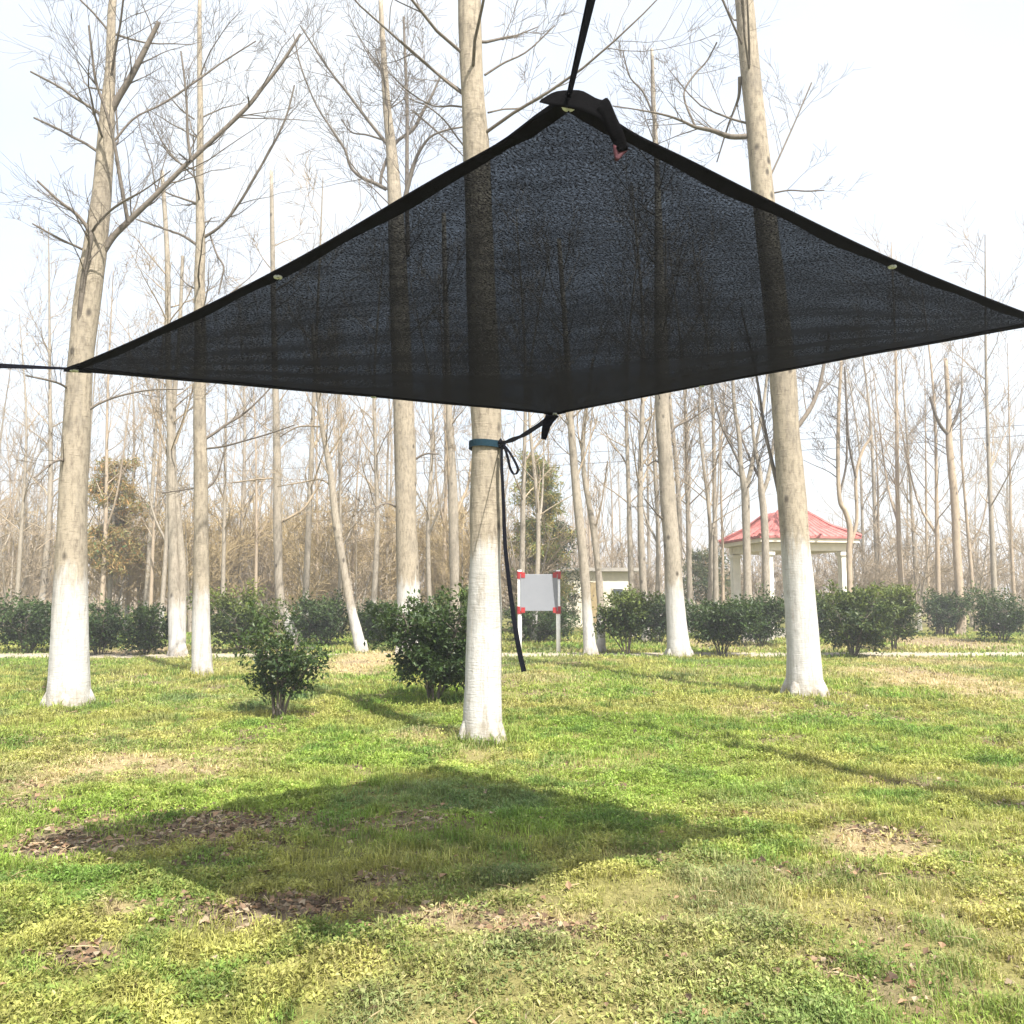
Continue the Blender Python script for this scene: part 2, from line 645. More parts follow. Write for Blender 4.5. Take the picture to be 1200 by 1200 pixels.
# footpath across the back
mb = MB()
xs = np.linspace(-40, 40, 161)
yc = 18.6 + .25 * np.sin(xs * .16)
hw = .5 + .06 * np.sin(xs * 1.7) + .05 * np.sin(xs * .6 + 1)
lv = np.stack([xs, yc - hw, gz(xs, yc - hw) * 0 + .012 + .012 * np.sin(xs * .9)], 1)
rv = np.stack([xs, yc + hw, gz(xs, yc + hw) * 0 + .028], 1)
lb, rb = lv - [0, 0, .1], rv - [0, 0, .1]
n = len(xs)
i = np.arange(n - 1)
q = []
for a, b in ((0, 1), (2, 0), (1, 3)):
    q.append(np.stack([a * n + i, a * n + i + 1, b * n + i + 1, b * n + i], 1))
mb.add(np.concatenate([lv, rv, lb, rb]), np.concatenate(q))
tag(mb.build('path', M['path'], smooth=False), kind='structure')


# grass blades and small weeds ------------------------------------------------
def scatter(y0, y1, dens, margin=.9):
    out = []
    y = y0
    while y < y1:
        st = min(.5, y1 - y)
        half = .62 * (y + st) + margin
        k = int(dens * st * 2 * half)
        out.append(np.stack([rng.uniform(-half, half, k), rng.uniform(y, y + st, k)], 1))
        y += st
    return np.concatenate(out)


LUSH = np.array([.10, .195, .034])
MIDG = np.array([.20, .295, .048])
YELL = np.array([.31, .31, .09])
STRAW = np.array([.46, .37, .22])
BLUEG = np.array([.11, .17, .07])


def grass_color(x, y, dry):
    n = len(x)
    a = fbm(x, y, .8, 101, 3)
    b = fbm(x, y, 3.0, 131, 3)
    f = np.clip((a - .33) * 3.4 + rng.normal(0, .18, n), 0, 1)[:, None]
    c = MIDG * (1 - f) + YELL * f
    g = np.clip((b - .5) * 4 + rng.normal(0, .2, n), 0, 1)[:, None] * .85
    c = c * (1 - g) + LUSH * g
    bl = (np.clip((fbm(x, y, 1.1, 161, 2) - .62) * 6, 0, 1) * .7)[:, None]
    c = c * (1 - bl) + BLUEG * bl
    s = np.clip(dry * 1.15 + rng.normal(0, .2, n) - .12, 0, 1)[:, None]
    c = c * (1 - s) + STRAW * s
    m = .62 + .76 * fbm(x, y, 8, 177, 2)[:, None]
    return c * m * rng.uniform(.65, 1.35, (n, 1))


def clump(x, y):
    return np.clip(.55 + 2.3 * (fbm(x, y, 6.5, 201, 3) - .5), .1, 1.35)


def blades(mb, pts, h0, h1, w0, w1, keep_pow=1.0):
    x, y = pts[:, 0], pts[:, 1]
    dry, lit = cover(x, y)
    cl = clump(x, y)
    keep = rng.uniform(0, 1, len(x)) < np.clip((1 - .97 * lit) * (1 - .6 * dry) * (.22 + .85 * cl), .02, 1)
    keep &= ~((y > 18.3 + .25 * np.sin(x * .16) - .25) & (y < 18.75 + .25 * np.sin(x * .16)))
    x, y, dry, cl = x[keep], y[keep], dry[keep], cl[keep]
    n = len(x)
    z = gz(x, y) - .004
    h = rng.uniform(h0, h1, n) * (.45 + .75 * cl) * (1 - .35 * dry)
    w = rng.uniform(w0, w1, n)
    a = rng.uniform(0, 2 * math.pi, n)
    ln = rng.uniform(.15, 1.1, n)
    dh = np.stack([np.cos(a), np.sin(a), 0 * a], 1)
    b = a + math.pi / 2 + rng.normal(0, .5, n)
    sd = np.stack([np.cos(b), np.sin(b), 0 * b], 1) * w[:, None]
    p = np.stack([x, y, z], 1)
    up = np.array([0, 0, 1.0])
    mid = p + dh * (ln * h * .35)[:, None] + up * (h * .62)[:, None]
    tip = p + dh * (ln * h)[:, None] + up * (h * (1.05 - .35 * ln))[:, None]
    v = np.stack([p - sd * .5, p + sd * .5, mid + sd * .42, mid - sd * .42, tip], 1).reshape(-1, 3)
    i = np.arange(n)[:, None] * 5
    col = grass_color(x, y, dry)
    mb.add(v, i + np.array([[0, 1, 2, 3]]), i + np.array([[3, 2, 4]]), np.repeat(col, 5, axis=0))


def weeds(mb, pts, l0, l1, lift):
    x, y = pts[:, 0], pts[:, 1]
    dry, lit = cover(x, y)
    cl = clump(x, y)
    wd = fbm(x, y, 1.3, 301, 2)
    keep = rng.uniform(0, 1, len(x)) < np.clip((1 - .92 * lit) * (1 - .9 * dry) * np.clip((wd - .32) * 4, .08, 1) * (.3 + .8 * cl), .01, 1)
    keep &= ~((y > 18.3 + .25 * np.sin(x * .16) - .25) & (y < 18.75 + .25 * np.sin(x * .16)))
    x, y, dry, cl = x[keep], y[keep], dry[keep], cl[keep]
    k = 5
    n = len(x)
    X_ = np.repeat(x, k) + rng.normal(0, l1 * .45, n * k)
    Y_ = np.repeat(y, k) + rng.normal(0, l1 * .45, n * k)
    Z_ = gz(X_, Y_) + np.repeat(rng.uniform(.2, 1, n) * lift * cl, k) * rng.uniform(.5, 1.1, n * k)
    a = rng.uniform(0, 2 * math.pi, n * k)
    el = rng.uniform(-.25, .9, n * k)
    d = np.stack([np.cos(a) * np.cos(el), np.sin(a) * np.cos(el), np.sin(el)], 1)
    nr = np.stack([rng.normal(0, .35, n * k), rng.normal(0, .35, n * k), np.ones(n * k)], 1)
    L = rng.uniform(l0, l1, n * k)
    col = grass_color(np.repeat(x, k), np.repeat(y, k), np.repeat(dry, k) * .5)
    mb.leaves(np.stack([X_, Y_, Z_], 1), d, nr, L, L * rng.uniform(.4, .7, n * k), .2, col)


# dead leaves lying on the ground -------------------------------------------
pts = np.concatenate([scatter(2.2, 6, 2000), scatter(6, 10, 700), scatter(10, 17, 90)])
dry, lit = cover(pts[:, 0], pts[:, 1])
keep = rng.uniform(0, 1, len(pts)) < np.clip(lit ** 1.3 * .85 + dry * .08, .012, 1)
pts = pts[keep]
n = len(pts)
a = rng.uniform(0, 2 * math.pi, n)
el = rng.normal(.1, .28, n)
d = np.stack([np.cos(a) * np.cos(el), np.sin(a) * np.cos(el), np.sin(el)], 1)
nr = np.stack([rng.normal(0, .4, n), rng.normal(0, .4, n), np.ones(n)], 1)
L = rng.uniform(.014, .046, n) * (1 + np.clip(pts[:, 1] - 7, 0, 6) * .1)
LIT = np.array([[.22, .15, .10], [.15, .10, .065], [.30, .24, .17], [.08, .055, .04], [.25, .16, .10]])
col = LIT[rng.integers(0, 5, n)] * rng.uniform(.75, 1.2, (n, 1))
mb = MB()
mb.leaves(np.stack([pts[:, 0], pts[:, 1], gz(pts[:, 0], pts[:, 1]) + rng.uniform(.004, .022, n)], 1), d, nr, L, L * rng.uniform(.5, .85, n), .22, col)
# dry stalks among them
k = rng.uniform(0, 1, n) < .10
for p, a_, l_ in zip(pts[k], a[k], L[k]):
    z = float(gz(p[0], p[1])) + .012
    e = np.array([math.cos(a_ + 1), math.sin(a_ + 1), rnd.uniform(-.05, .25)]) * l_ * 2.2
    q0 = np.array([p[0], p[1], z])
    mb.tube([q0, q0 + e * .5 + [0, 0, .004], q0 + e], .0016 + .0003 * p[1] / 3, 3, False, 0, (.38, .30, .18))
tag(mb.build('leaf_litter', M['litter'], smooth=False), 'brown dead leaves and dry stalks lying in the bare patches', 'dead leaves', kind='stuff')

# ------------------------------------------------------------------ trees
UP = np.array([0, 0, 1.0])
FEET = []


def rdir(d, ang, r):
    d = d / np.linalg.norm(d)
    k = np.array([r.gauss(0, 1), r.gauss(0, 1), r.gauss(0, 1)])
    k -= d * k.dot(d)
    k /= np.linalg.norm(k) + 1e-9
    return d * math.cos(ang) + k * math.sin(ang)


def branch(mb, p, d, L, r, level, rr, rmin=.004, up=.10, nkids=4, jit=.13, kid_ang=(.5, .95)):
    nseg = 6 if level > 0 else 4
    pts, rads = [p], [r]
    d = d / np.linalg.norm(d)
    for i in range(nseg):
        d = d + np.array([rr.gauss(0, jit), rr.gauss(0, jit), rr.gauss(0, jit) + up])
        d = d / np.linalg.norm(d)
        pts.append(pts[-1] + d * L / nseg)
        rads.append(max(rmin * .7, r * (1 - .72 * (i + 1) / nseg)))
    pts = np.array(pts)
    mb.tube(pts, rads, 5 if r > .013 else 3, False)
    if level <= 0:
        return
    for k in range(nkids if level > 1 else nkids + 1):
        t = rr.uniform(.22, .97)
        i = min(int(t * nseg), nseg - 1)
        f = t * nseg - i
        q = pts[i] * (1 - f) + pts[i + 1] * f
        dd = rdir(pts[i + 1] - pts[i], rr.uniform(*kid_ang), rr)
        dd[2] += .1
        branch(mb, q, dd, L * rr.uniform(.38, .66), max(rmin, rads[i] * .42), level - 1, rr, rmin, up, nkids, jit, kid_ang)


def px_line(pts, Y, off=0.0, dy=0.0):
    """list of (px, py[, width px]) at the depth of a tree -> 3-D points and radii; dy leans the limb in depth"""
    out, rad = [], []
    n = len(pts)
    w = 2.0
    for i, q in enumerate(pts):
        if len(q) > 2:
            w = q[2]
        d = Y + off + dy * i / max(1, n - 1)
        out.append(at(q[0], q[1], d))
        rad.append(w * d / FPX / 2)
    return np.array(out), np.array(rad)


def hero_tree(label, base, nodes, limbs=(), paint=1.5, crown=(0, 0, 0), seed=1, name='bare_tree', flare=1.10, extra=(), fronts=(), mat='bark',
              twig='twig', sides=16, top=None, twigs=3, rmin=.0026, Y=None):
    """base (px,py); nodes (px,py,width) from the foot upwards; limbs = pixel polylines at about the tree's depth"""
    rr = random.Random(seed)
    g = gpt(*base) if Y is None else np.array([at(base[0], base[1], Y)[0], Y, 0])
    Y = g[1]
    foot = np.array([g[0], g[1], float(gz(g[0], g[1]))])
    pts, rad = px_line(nodes, Y)
    pts = np.concatenate([[foot - [0, 0, .12]], pts]) if pts[0][2] > foot[2] + .05 else np.concatenate([[foot - [0, 0, .12]], [foot], pts[1:]])
    if len(rad) < len(pts):
        rad = np.concatenate([[rad[0]], rad])
    if top is not None:                            # carry the trunk on above the picture
        d = pts[-1] - pts[-3]
        d = d / np.linalg.norm(d)
        d = d * .5 + UP * .5
        h = top - pts[-1][2]
        for f in (.35, .7, 1.0):
            pts = np.concatenate([pts, [pts[-1] + d * h * .35 + [rr.gauss(0, .06), rr.gauss(0, .06), 0]]])
            rad = np.concatenate([rad, [rad[-1] * .62]])
    n = 46
    line = smooth_line(np.concatenate([pts, rad[:, None]], 1), n)
    P, r = line[:, :3] - foot, np.maximum(line[:, 3], .008)
    fl = 1 + (flare - 1) * np.exp(-np.clip(P[:, 2], 0, 9) / .16)
    root = empty(name, foot, label, 'tree')
    mb = MB()
    mb.tube(P, r * fl, sides, True, .10)
    if sides >= 16 and r[4] > .10:
        for k in range(5):
            a = 6.28 * k / 5 + rr.uniform(-.4, .4)
            q = np.array([math.cos(a), math.sin(a), 0])
            mb.tube([q * r[3] * .55 + [0, 0, .30], q * r[3] * .84 + [0, 0, .10], q * r[3] * 1.06 + [0, 0, .0], q * r[3] * 1.15 + [0, 0, -.08]],
                    [r[3] * .22, r[3] * .34, r[3] * .30, r[3] * .18], 8, False)
    FEET.append((foot[0], foot[1], r[3] * 1.15, 1.0))
    for q in extra:                                # second stems
        qp, qr = px_line(q, Y, .08)
        ln = smooth_line(np.concatenate([qp, qr[:, None]], 1), 20)
        mb.tube(ln[:, :3] - foot, np.maximum(ln[:, 3], .006), 8, False, .08)
    o = mb.build('trunk', M[mat], root)
    o['paint'] = float(paint)
    mb = MB()
    for qi, q in enumerate(limbs):
        dy = rr.uniform(-.6, .6)
        qp, qr = px_line(q, Y, -.09 if qi in fronts else 0, -.35 - abs(dy) if qi in fronts else dy)
        ln = smooth_line(np.concatenate([qp, qr[:, None]], 1), max(8, 3 * len(q)))
        lp, lr = ln[:, :3] - foot, np.maximum(ln[:, 3], rmin)
        mb.tube(lp, lr, 6, False)
        tot = np.linalg.norm(lp[-1] - lp[0])
        for k in range(twigs + int(tot * 3.2)):
            i = rr.randrange(len(lp) // 4, len(lp) - 1)
            dd = rdir(lp[i + 1] - lp[i], rr.uniform(.4, .9), rr)
            branch(mb, lp[i], dd + UP * .15, rr.uniform(.35, .85) * (.55 + .3 * tot), max(rmin, min(lr[i] * .38, .011)), 2, rr, rmin, .05, 3, .10)
    z0, z1, cnt = crown
    hgt = P[:, 2]
    for k in range(cnt):
        z = z0 + (z1 - z0) * (k + rr.random()) / cnt
        i = int(np.argmin(abs(hgt - z)))
        a = rr.uniform(0, 2 * math.pi)
        d = np.array([math.cos(a), math.sin(a), rr.uniform(.45, 1.0)])
        L = rr.uniform(.9, 2.0) * (1 - .35 * (z - z0) / max(.1, z1 - z0))
        branch(mb, P[i] + d * r[i] * .5, d, L * 1.15, min(r[i] * .3, .018), 2, rr, rmin, .07, 5, .10)
    if mb.n:
        mb.build('branches', M[twig], root)
    return root


# the main trees, read off the photograph
hero_tree('thick whitewashed tree in the middle with a blue strap round it', (565, 866),
          [(565, 866, 46), (566, 800, 41), (568, 720, 40), (569, 640, 39), (570, 560, 36), (570, 500, 35), (567, 420, 34), (563, 320, 33), (560, 220, 32), (556, 140, 31), (552, 72, 30), (550, 0, 28)],
          limbs=[[(545, 112, 4), (525, 97, 3.5), (510, 84, 3), (495, 70, 2.5), (470, 48, 2)],
                 [(546, 126, 2.5), (530, 124, 2.5), (508, 124, 2), (480, 108, 2), (455, 84, 1.5)],
                 [(549, 178, 2.5), (535, 160, 2), (520, 140, 2), (500, 124, 1.5), (480, 116, 1.5)],
                 [(572, 132, 2.5), (590, 128, 2), (612, 126, 2), (636, 114, 1.5)],
                 [(568, 88, 3), (590, 74, 2.5), (618, 60, 2), (650, 30, 1.5)]],
          paint=1.72, crown=(5.4, 9.5, 14), seed=3, top=10.5)
hero_tree('tall whitewashed tree in front of the red-roofed pavilion', (943, 816),
          [(943, 816, 42), (941, 770, 37), (937, 700, 35), (931, 630, 34), (926, 560, 32), (921, 500, 30), (917, 440, 29), (910, 370, 28), (902, 300, 27), (893, 220, 26), (886, 150, 25), (878, 72, 24), (872, 0, 22)],
          limbs=[[(874, 160, 8), (855, 160, 7), (835, 153, 6), (815, 149, 4.5), (800, 142, 3.5), (780, 135, 3), (750, 129, 2), (718, 124, 1.5)],
                 [(867, 90, 5), (866, 112, 4), (860, 130, 3), (853, 148, 2.5), (840, 190, 1.5)],
                 [(815, 149, 3), (803, 120, 2.5), (803, 104, 2.5), (815, 86, 2.5), (828, 72, 2), (840, 50, 2)],
                 [(903, 206, 3), (915, 180, 2.5), (924, 160, 2.5), (935, 135, 2), (951, 97, 2)],
                 [(907, 226, 2.5), (925, 223, 2), (945, 224, 2), (966, 223, 1.5)],
                 [(926, 512, 6), (940, 493, 6), (950, 478, 6), (957, 462, 5), (962, 445, 4.5), (966, 425, 4), (972, 390, 3)],
                 [(916, 592, 5), (909, 560, 5), (901, 525, 4), (894, 490, 3.5), (889, 455, 3), (880, 410, 3), (868, 360, 2)]],
          paint=1.95, crown=(7.6, 12.5, 14), seed=5, top=13.5)
hero_tree('thick whitewashed tree at the left edge with a dark forked limb', (80, 827),
          [(82, 827, 46), (82, 770, 41), (83, 700, 37), (85, 620, 33), (88, 540, 31), (92, 460, 29), (97, 400, 28), (104, 340, 28), (112, 290, 26), (119, 230, 22), (123, 180, 20), (126, 130, 17), (129, 90, 13), (130, 60, 11), (132, 0, 9)],
          limbs=[[(92, 400, 6), (94, 365, 6.5), (98, 325, 6.5), (104, 295, 6), (106, 275, 5.5), (96, 258, 4.5), (84, 246, 4), (70, 236, 3.5), (44, 212, 3)],
                 [(105, 277, 4), (113, 264, 3.5), (128, 248, 3), (145, 236, 3), (170, 222, 2), (200, 200, 1.5)],
                 [(121, 295, 8), (133, 277, 7.5), (150, 260, 7), (180, 231, 6), (220, 191, 5.5), (258, 156, 5), (290, 125, 5), (308, 102, 4.5), (330, 74, 4), (352, 40, 3)],
                 [(150, 260, 5), (146, 238, 4.5), (140, 205, 4.5), (134, 168, 4), (124, 130, 3.5), (113, 98, 3.5), (109, 72, 3), (104, 30, 2.5)],
                 [(224, 188, 4), (220, 160, 3.5), (219, 125, 3), (216, 90, 2.5), (212, 60, 2)],
                 [(292, 124, 3), (291, 114, 2)], [(222, 190, 3), (210, 180, 2)],
                 [(118, 134, 4), (100, 122, 3.5), (84, 112, 3.5), (70, 102, 3), (36, 84, 2.5)],
                 [(118, 180, 4), (100, 168, 3.5), (84, 160, 3.5), (70, 152, 3), (40, 138, 2.5)],
                 [(102, 295, 3.5), (88, 288, 3), (70, 280, 3), (38, 262, 2)],
                 [(131, 128, 9), (140, 112, 8), (150, 96, 7.5), (163, 72, 7), (186, 26, 5)],
                 [(134, 165, 3), (158, 138, 2.5), (190, 122, 2.5), (230, 95, 2.5), (262, 72, 2), (300, 48, 1.5)],
                 [(104, 480, 4), (118, 472, 3), (140, 464, 2.5), (175, 457, 2), (215, 456, 1.5)],
                 [(82, 542, 4), (66, 540, 3), (40, 560, 2)], [(84, 458, 3.5), (66, 448, 3), (30, 440, 2)]],
          paint=1.5, crown=(6.4, 11, 12), seed=8, top=11.5, flare=1.15, fronts=(0, 1, 3))
hero_tree('slim straight whitewashed tree right of the twin-stemmed tree', (237, 793),
          [(237, 793, 23), (236, 740, 20), (236, 690, 18.5), (236, 620, 17), (235, 540, 15.5), (234, 480, 14.5), (235, 400, 13), (234, 330, 12), (235, 280, 11), (234, 210, 9), (235, 140, 7.5), (234, 72, 6), (234, 0, 4.5)],
          limbs=[[(239, 278, 4.5), (252, 270, 4), (265, 258, 3.5), (283, 234, 3.5), (297, 210, 3.5), (312, 184, 3), (326, 158, 3), (337, 132, 2.5), (345, 100, 2)],
                 [(231, 287, 4), (214, 276, 3), (198, 270, 2.5), (160, 257, 2)],
                 [(230, 238, 3), (212, 232, 2.5), (196, 226, 2), (180, 215, 1.5)],
                 [(246, 275, 2), (254, 298, 2.5), (262, 312, 2.5), (260, 326, 2), (256, 345, 1.5)],
                 [(239, 515, 4), (252, 507, 3.5), (264, 498, 3), (284, 486, 2.5), (306, 466, 2), (330, 440, 1.5)],
                 [(240, 526, 2.5), (262, 523, 2.5), (285, 517, 2), (316, 508, 2), (345, 498, 1.5)],
                 [(240, 574, 3), (250, 565, 2.5), (257, 552, 2), (262, 530, 1.5)], [(233, 571, 2), (215, 574, 2), (190, 578, 1.5)],
                 [(228, 140, 2), (212, 128, 2), (196, 110, 1.5)], [(229, 200, 2), (206, 188, 2), (190, 170, 1.5)]],
          paint=1.3, crown=(5.2, 10.5, 14), seed=13, top=12, twigs=4)
hero_tree('whitewashed tree forking low into twin stems', (209, 769),
          [(208, 769, 20), (205, 720, 15), (203, 650, 11), (201, 570, 9), (199, 480, 8), (197, 400, 7), (196, 300, 6), (190, 200, 4)],
          extra=[[(210, 766, 15), (213, 710, 11), (213, 660, 9.5), (208, 600, 8), (203, 540, 7), (204, 470, 6), (210, 400, 5), (214, 300, 4)]],
          limbs=[[(203, 560, 3), (192, 520, 2.5), (180, 480, 2), (170, 440, 1.5)], [(206, 520, 2.5), (222, 470, 2), (232, 430, 1.5)]],
          paint=1.15, crown=(4.2, 8.5, 14), seed=21, twigs=3, rmin=.005, mat='bark_far', twig='twig_pale')
hero_tree('stout whitewashed tree rising behind the dark shrub', (479, 766),
          [(479, 766, 31), (479, 720, 27), (478, 670, 26), (476, 600, 26), (475, 540, 25), (473, 480, 25), (469, 380, 22), (466, 300, 20), (463, 240, 18), (459, 180, 13), (454, 130, 11), (450, 72, 8), (446, 0, 5)],
          limbs=[[(456, 172, 5), (440, 152, 4.5), (425, 133, 4), (408, 110, 3.5), (392, 90, 3), (375, 66, 3), (352, 30, 2)],
                 [(453, 222, 5), (440, 215, 5), (424, 208, 4.5), (411, 196, 3.5), (404, 175, 3), (388, 150, 2.5), (370, 122, 2), (352, 76, 2), (344, 40, 1.5)],
                 [(446, 220, 4), (447, 205, 4), (454, 185, 4), (466, 165, 4), (484, 152, 4.5), (496, 130, 4), (506, 112, 3), (516, 90, 2.5)],
                 [(474, 235, 6), (480, 210, 6), (486, 190, 5), (493, 175, 4), (505, 160, 3), (525, 152, 2.5), (548, 148, 2)],
                 [(478, 300, 6), (477, 230, 5.5), (477, 170, 5), (477, 120, 4.5), (475, 72, 4), (473, 20, 3)],
                 [(457, 150, 3), (452, 110, 2.5), (450, 90, 2), (440, 60, 2)],
                 [(452, 165, 3), (430, 158, 2.5), (412, 155, 2), (400, 140, 1.5)],
                 [(484, 130, 3), (505, 148, 2.5), (530, 170, 2), (545, 185, 1.5)],
                 [(484, 540, 3), (498, 532, 2.5), (514, 532, 2)], [(466, 595, 3), (452, 590, 2), (430, 600, 1.5)]],
          paint=1.6, crown=(6.8, 14, 16), seed=31, top=15, twigs=4, rmin=.005)
hero_tree('thin whitewashed tree leaning left over a straw mound', (424, 767),
          [(424, 767, 13), (417, 735, 12), (409, 700, 10), (400, 650, 9), (393, 605, 8.5), (388, 560, 7.5), (381, 520, 6.5), (375, 480, 6), (370, 430, 5), (366, 380, 4)],
          limbs=[[(389, 570, 2.5), (375, 562, 2), (350, 566, 1.5), (325, 570, 1.5)], [(384, 535, 2.5), (400, 510, 2), (416, 480, 1.5)], [(378, 500, 2.5), (350, 500, 2), (328, 512, 1.5)]],
          paint=1.05, crown=(3.8, 6.5, 8), seed=41, mat='bark_far', twig='twig_pale', rmin=.005)
hero_tree('thin whitewashed tree with a crooked foot behind the left shrubs', (342, 745),
          [(345, 750, 14), (336, 725, 11), (328, 700, 10), (326, 650, 9.5), (325, 600, 9.5), (325, 560, 9), (324, 500, 8.5), (322, 420, 7), (320, 330, 6), (318, 200, 4)],
          limbs=[[(329, 612, 3), (340, 606, 3), (356, 596, 3), (368, 578, 2.5), (378, 560, 2)], [(323, 560, 2.5), (300, 562, 2), (270, 566, 1.5)]],
          paint=.85, crown=(4.8, 11, 12), seed=43, mat='bark_far', twig='twig_pale', rmin=.006, Y=22)
hero_tree('pale slender tree standing right of the blank board', (692, 769),
          [(692, 769, 15), (688, 715, 12), (684, 660, 11), (679, 610, 10), (674, 560, 9.5), (670, 510, 8.5), (667, 460, 8), (662, 380, 6), (655, 280, 5)],
          limbs=[[(668, 500, 3), (660, 470, 2.5), (650, 430, 2)], [(676, 560, 2.5), (690, 520, 2), (700, 490, 1.5)]],
          paint=1.2, crown=(4.6, 8.5, 12), seed=47, mat='bark_far', twig='twig_pale', rmin=.005)
hero_tree('thin bent tree beside the pale slender tree by the board', (704, 766),
          [(705, 766, 11), (704, 720, 9), (702, 680, 8), (698, 640, 7), (692, 600, 6.5), (685, 560, 6), (683, 520, 5), (688, 470, 4), (695, 420, 3)],
          limbs=[[(684, 540, 2.5), (678, 510, 2), (676, 480, 1.5)], [(696, 625, 2.5), (705, 590, 2), (712, 540, 1.5)]],
          paint=.9, crown=(4.0, 7, 8), seed=53, mat='bark_far', twig='twig_pale', rmin=.005)
hero_tree('whitewashed tree leaning left between two round shrubs', (796, 771),
          [(797, 771, 29), (793, 735, 23), (790, 690, 21), (787, 640, 20), (783, 590, 18), (780, 540, 17), (777, 500, 16), (775, 440, 15), (773, 360, 13), (772, 280, 10), (770, 200, 7), (766, 120, 5), (764, 60, 4)],
          limbs=[[(781, 514, 4), (792, 500, 3), (808, 492, 2.5), (830, 478, 2)], [(788, 590, 3), (796, 575, 2.5), (806, 548, 2), (812, 510, 1.5)],
                 [(775, 545, 3), (768, 540, 2), (758, 546, 1.5)], [(778, 610, 3), (768, 600, 2), (756, 585, 1.5)],
                 [(771, 150, 3), (755, 110, 2.5), (738, 90, 2), (730, 60, 1.5)], [(770, 180, 3), (764, 120, 2.5), (764, 70, 2)]],
          paint=1.5, crown=(5.5, 12, 14), seed=59, mat='bark_far', top=13, rmin=.005)
hero_tree('yellowish slim tree just left of the strapped middle tree', (533, 745),
          [(534, 748, 14), (533, 700, 12), (532, 640, 11.5), (531, 590, 11), (529, 540, 10), (527, 500, 9), (525, 440, 7), (522, 350, 6), (520, 250, 5)],
          limbs=[[(536, 600, 4), (542, 585, 3.5), (548, 570, 3), (552, 540, 2)], [(527, 580, 3), (525, 540, 2.5), (521, 500, 2)]],
          paint=.1, crown=(4.6, 10, 12), seed=61, mat='bark_far', twig='twig_pale', rmin=.006, Y=22)
hero_tree('forked grey tree standing before the left pavilion pillar', (876, 735),
          [(877, 738, 13), (876, 690, 10), (875, 640, 9), (874, 600, 9), (873, 575, 9), (868, 545, 6), (866, 510, 5), (860, 470, 4), (858, 400, 3)],
          extra=[[(873, 580, 7), (880, 550, 5.5), (886, 520, 4.5), (894, 480, 4), (900, 430, 3)]],
          limbs=[[(868, 545, 4), (858, 525, 3), (846, 500, 2.5), (838, 470, 2)], [(872, 560, 3), (864, 556, 2), (850, 540, 1.5)]],
          paint=.9, crown=(4.2, 8, 12), seed=67, mat='bark_far', twig='twig', rmin=.006, Y=24)
hero_tree('grey tree with a bent fork before the pavilion middle', (899, 735),
          [(899, 738, 12), (898, 690, 9), (897, 640, 8.5), (895, 600, 8), (892, 575, 7.5), (890, 550, 5), (884, 520, 4), (880, 470, 3)],
          extra=[[(893, 580, 6), (900, 560, 5), (905, 530, 4), (910, 490, 3)]],
          limbs=[[(890, 560, 3.5), (880, 540, 3), (868, 510, 2)]],
          paint=.8, crown=(4.2, 7.5, 9), seed=71, mat='bark_far', twig='twig', rmin=.006, Y=24)
hero_tree('thin dark tree curving up from the right pavilion corner', (997, 735),
          [(998, 738, 10), (996, 690, 7), (995, 650, 6.5), (996, 620, 6), (991, 600, 6), (984, 585, 5), (982, 540, 4.5), (983, 480, 4), (986, 420, 3)],
          extra=[[(996, 640, 5), (1004, 610, 4), (1003, 560, 4), (1010, 530, 3.5), (1022, 510, 3)]],
          limbs=[[(984, 580, 3), (992, 540, 2.5), (992, 480, 2.5), (990, 430, 2)], [(1003, 560, 3), (995, 520, 2.5), (992, 470, 2)]],
          paint=.3, crown=(4.4, 9, 10), seed=73, mat='wood_far', twig='twig', rmin=.006, Y=25)
hero_tree('dark crooked-topped tree at the right edge', (1124, 725),
          [(1126, 730, 11), (1124, 690, 9.5), (1121, 640, 9), (1119, 590, 8.5), (1115, 550, 8), (1112, 515, 7.5), (1112, 490, 6), (1111, 465, 5), (1108, 420, 4)],
          limbs=[[(1112, 510, 5), (1103, 500, 4), (1096, 485, 3.5), (1090, 465, 3)], [(1113, 505, 4), (1122, 485, 3), (1128, 455, 2.5)]],
          paint=.2, crown=(5.6, 8, 7), seed=79, mat='wood_far', twig='twig', rmin=.006, Y=28)

# trees just outside the picture that hold the other three straps
def anchor_tree(label, x, y, seed, h=9.5, r0=.15, lean=(0, 0)):
    rr = random.Random(seed)
    foot = np.array([x, y, float(gz(x, y))])
    P = smooth_line([(0, 0, -.1), (lean[0] * .2, lean[1] * .2, h * .25), (lean[0] * .5, lean[1] * .5, h * .55), (lean[0], lean[1], h)], 34)
    r = r0 * (1 - .75 * np.linspace(0, 1, 34)) * (1 + .3 * np.exp(-np.linspace(0, h, 34) / .2))
    root = empty('bare_tree', foot, label, 'tree')
    mb = MB()
    mb.tube(P, r, 14, True, .08)
    mb.build('trunk', M['bark'], root)['paint'] = 1.5
    mb = MB()
    for k in range(11):
        z = h * (.55 + .42 * (k + rr.random()) / 11)
        i = int(np.argmin(abs(P[:, 2] - z)))
        a = rr.uniform(0, 2 * math.pi)
        branch(mb, P[i], np.array([math.cos(a), math.sin(a), .8]), rr.uniform(.8, 1.6), r[i] * .4, 2, rr, .004, .07, 3)
    mb.build('branches', M['twig'], root)
    return foot


A_RIGHT = anchor_tree('whitewashed tree tied to the right corner of the shade sheet', 3.95, 3.95, 101, lean=(-.15, .1))
A_LEFT = anchor_tree('whitewashed tree tied to the left corner of the shade sheet', -3.9, 3.1, 103)
A_BACK = anchor_tree('whitewashed tree tied to the near corner of the shade sheet', .56, -2.3, 107, h=8)


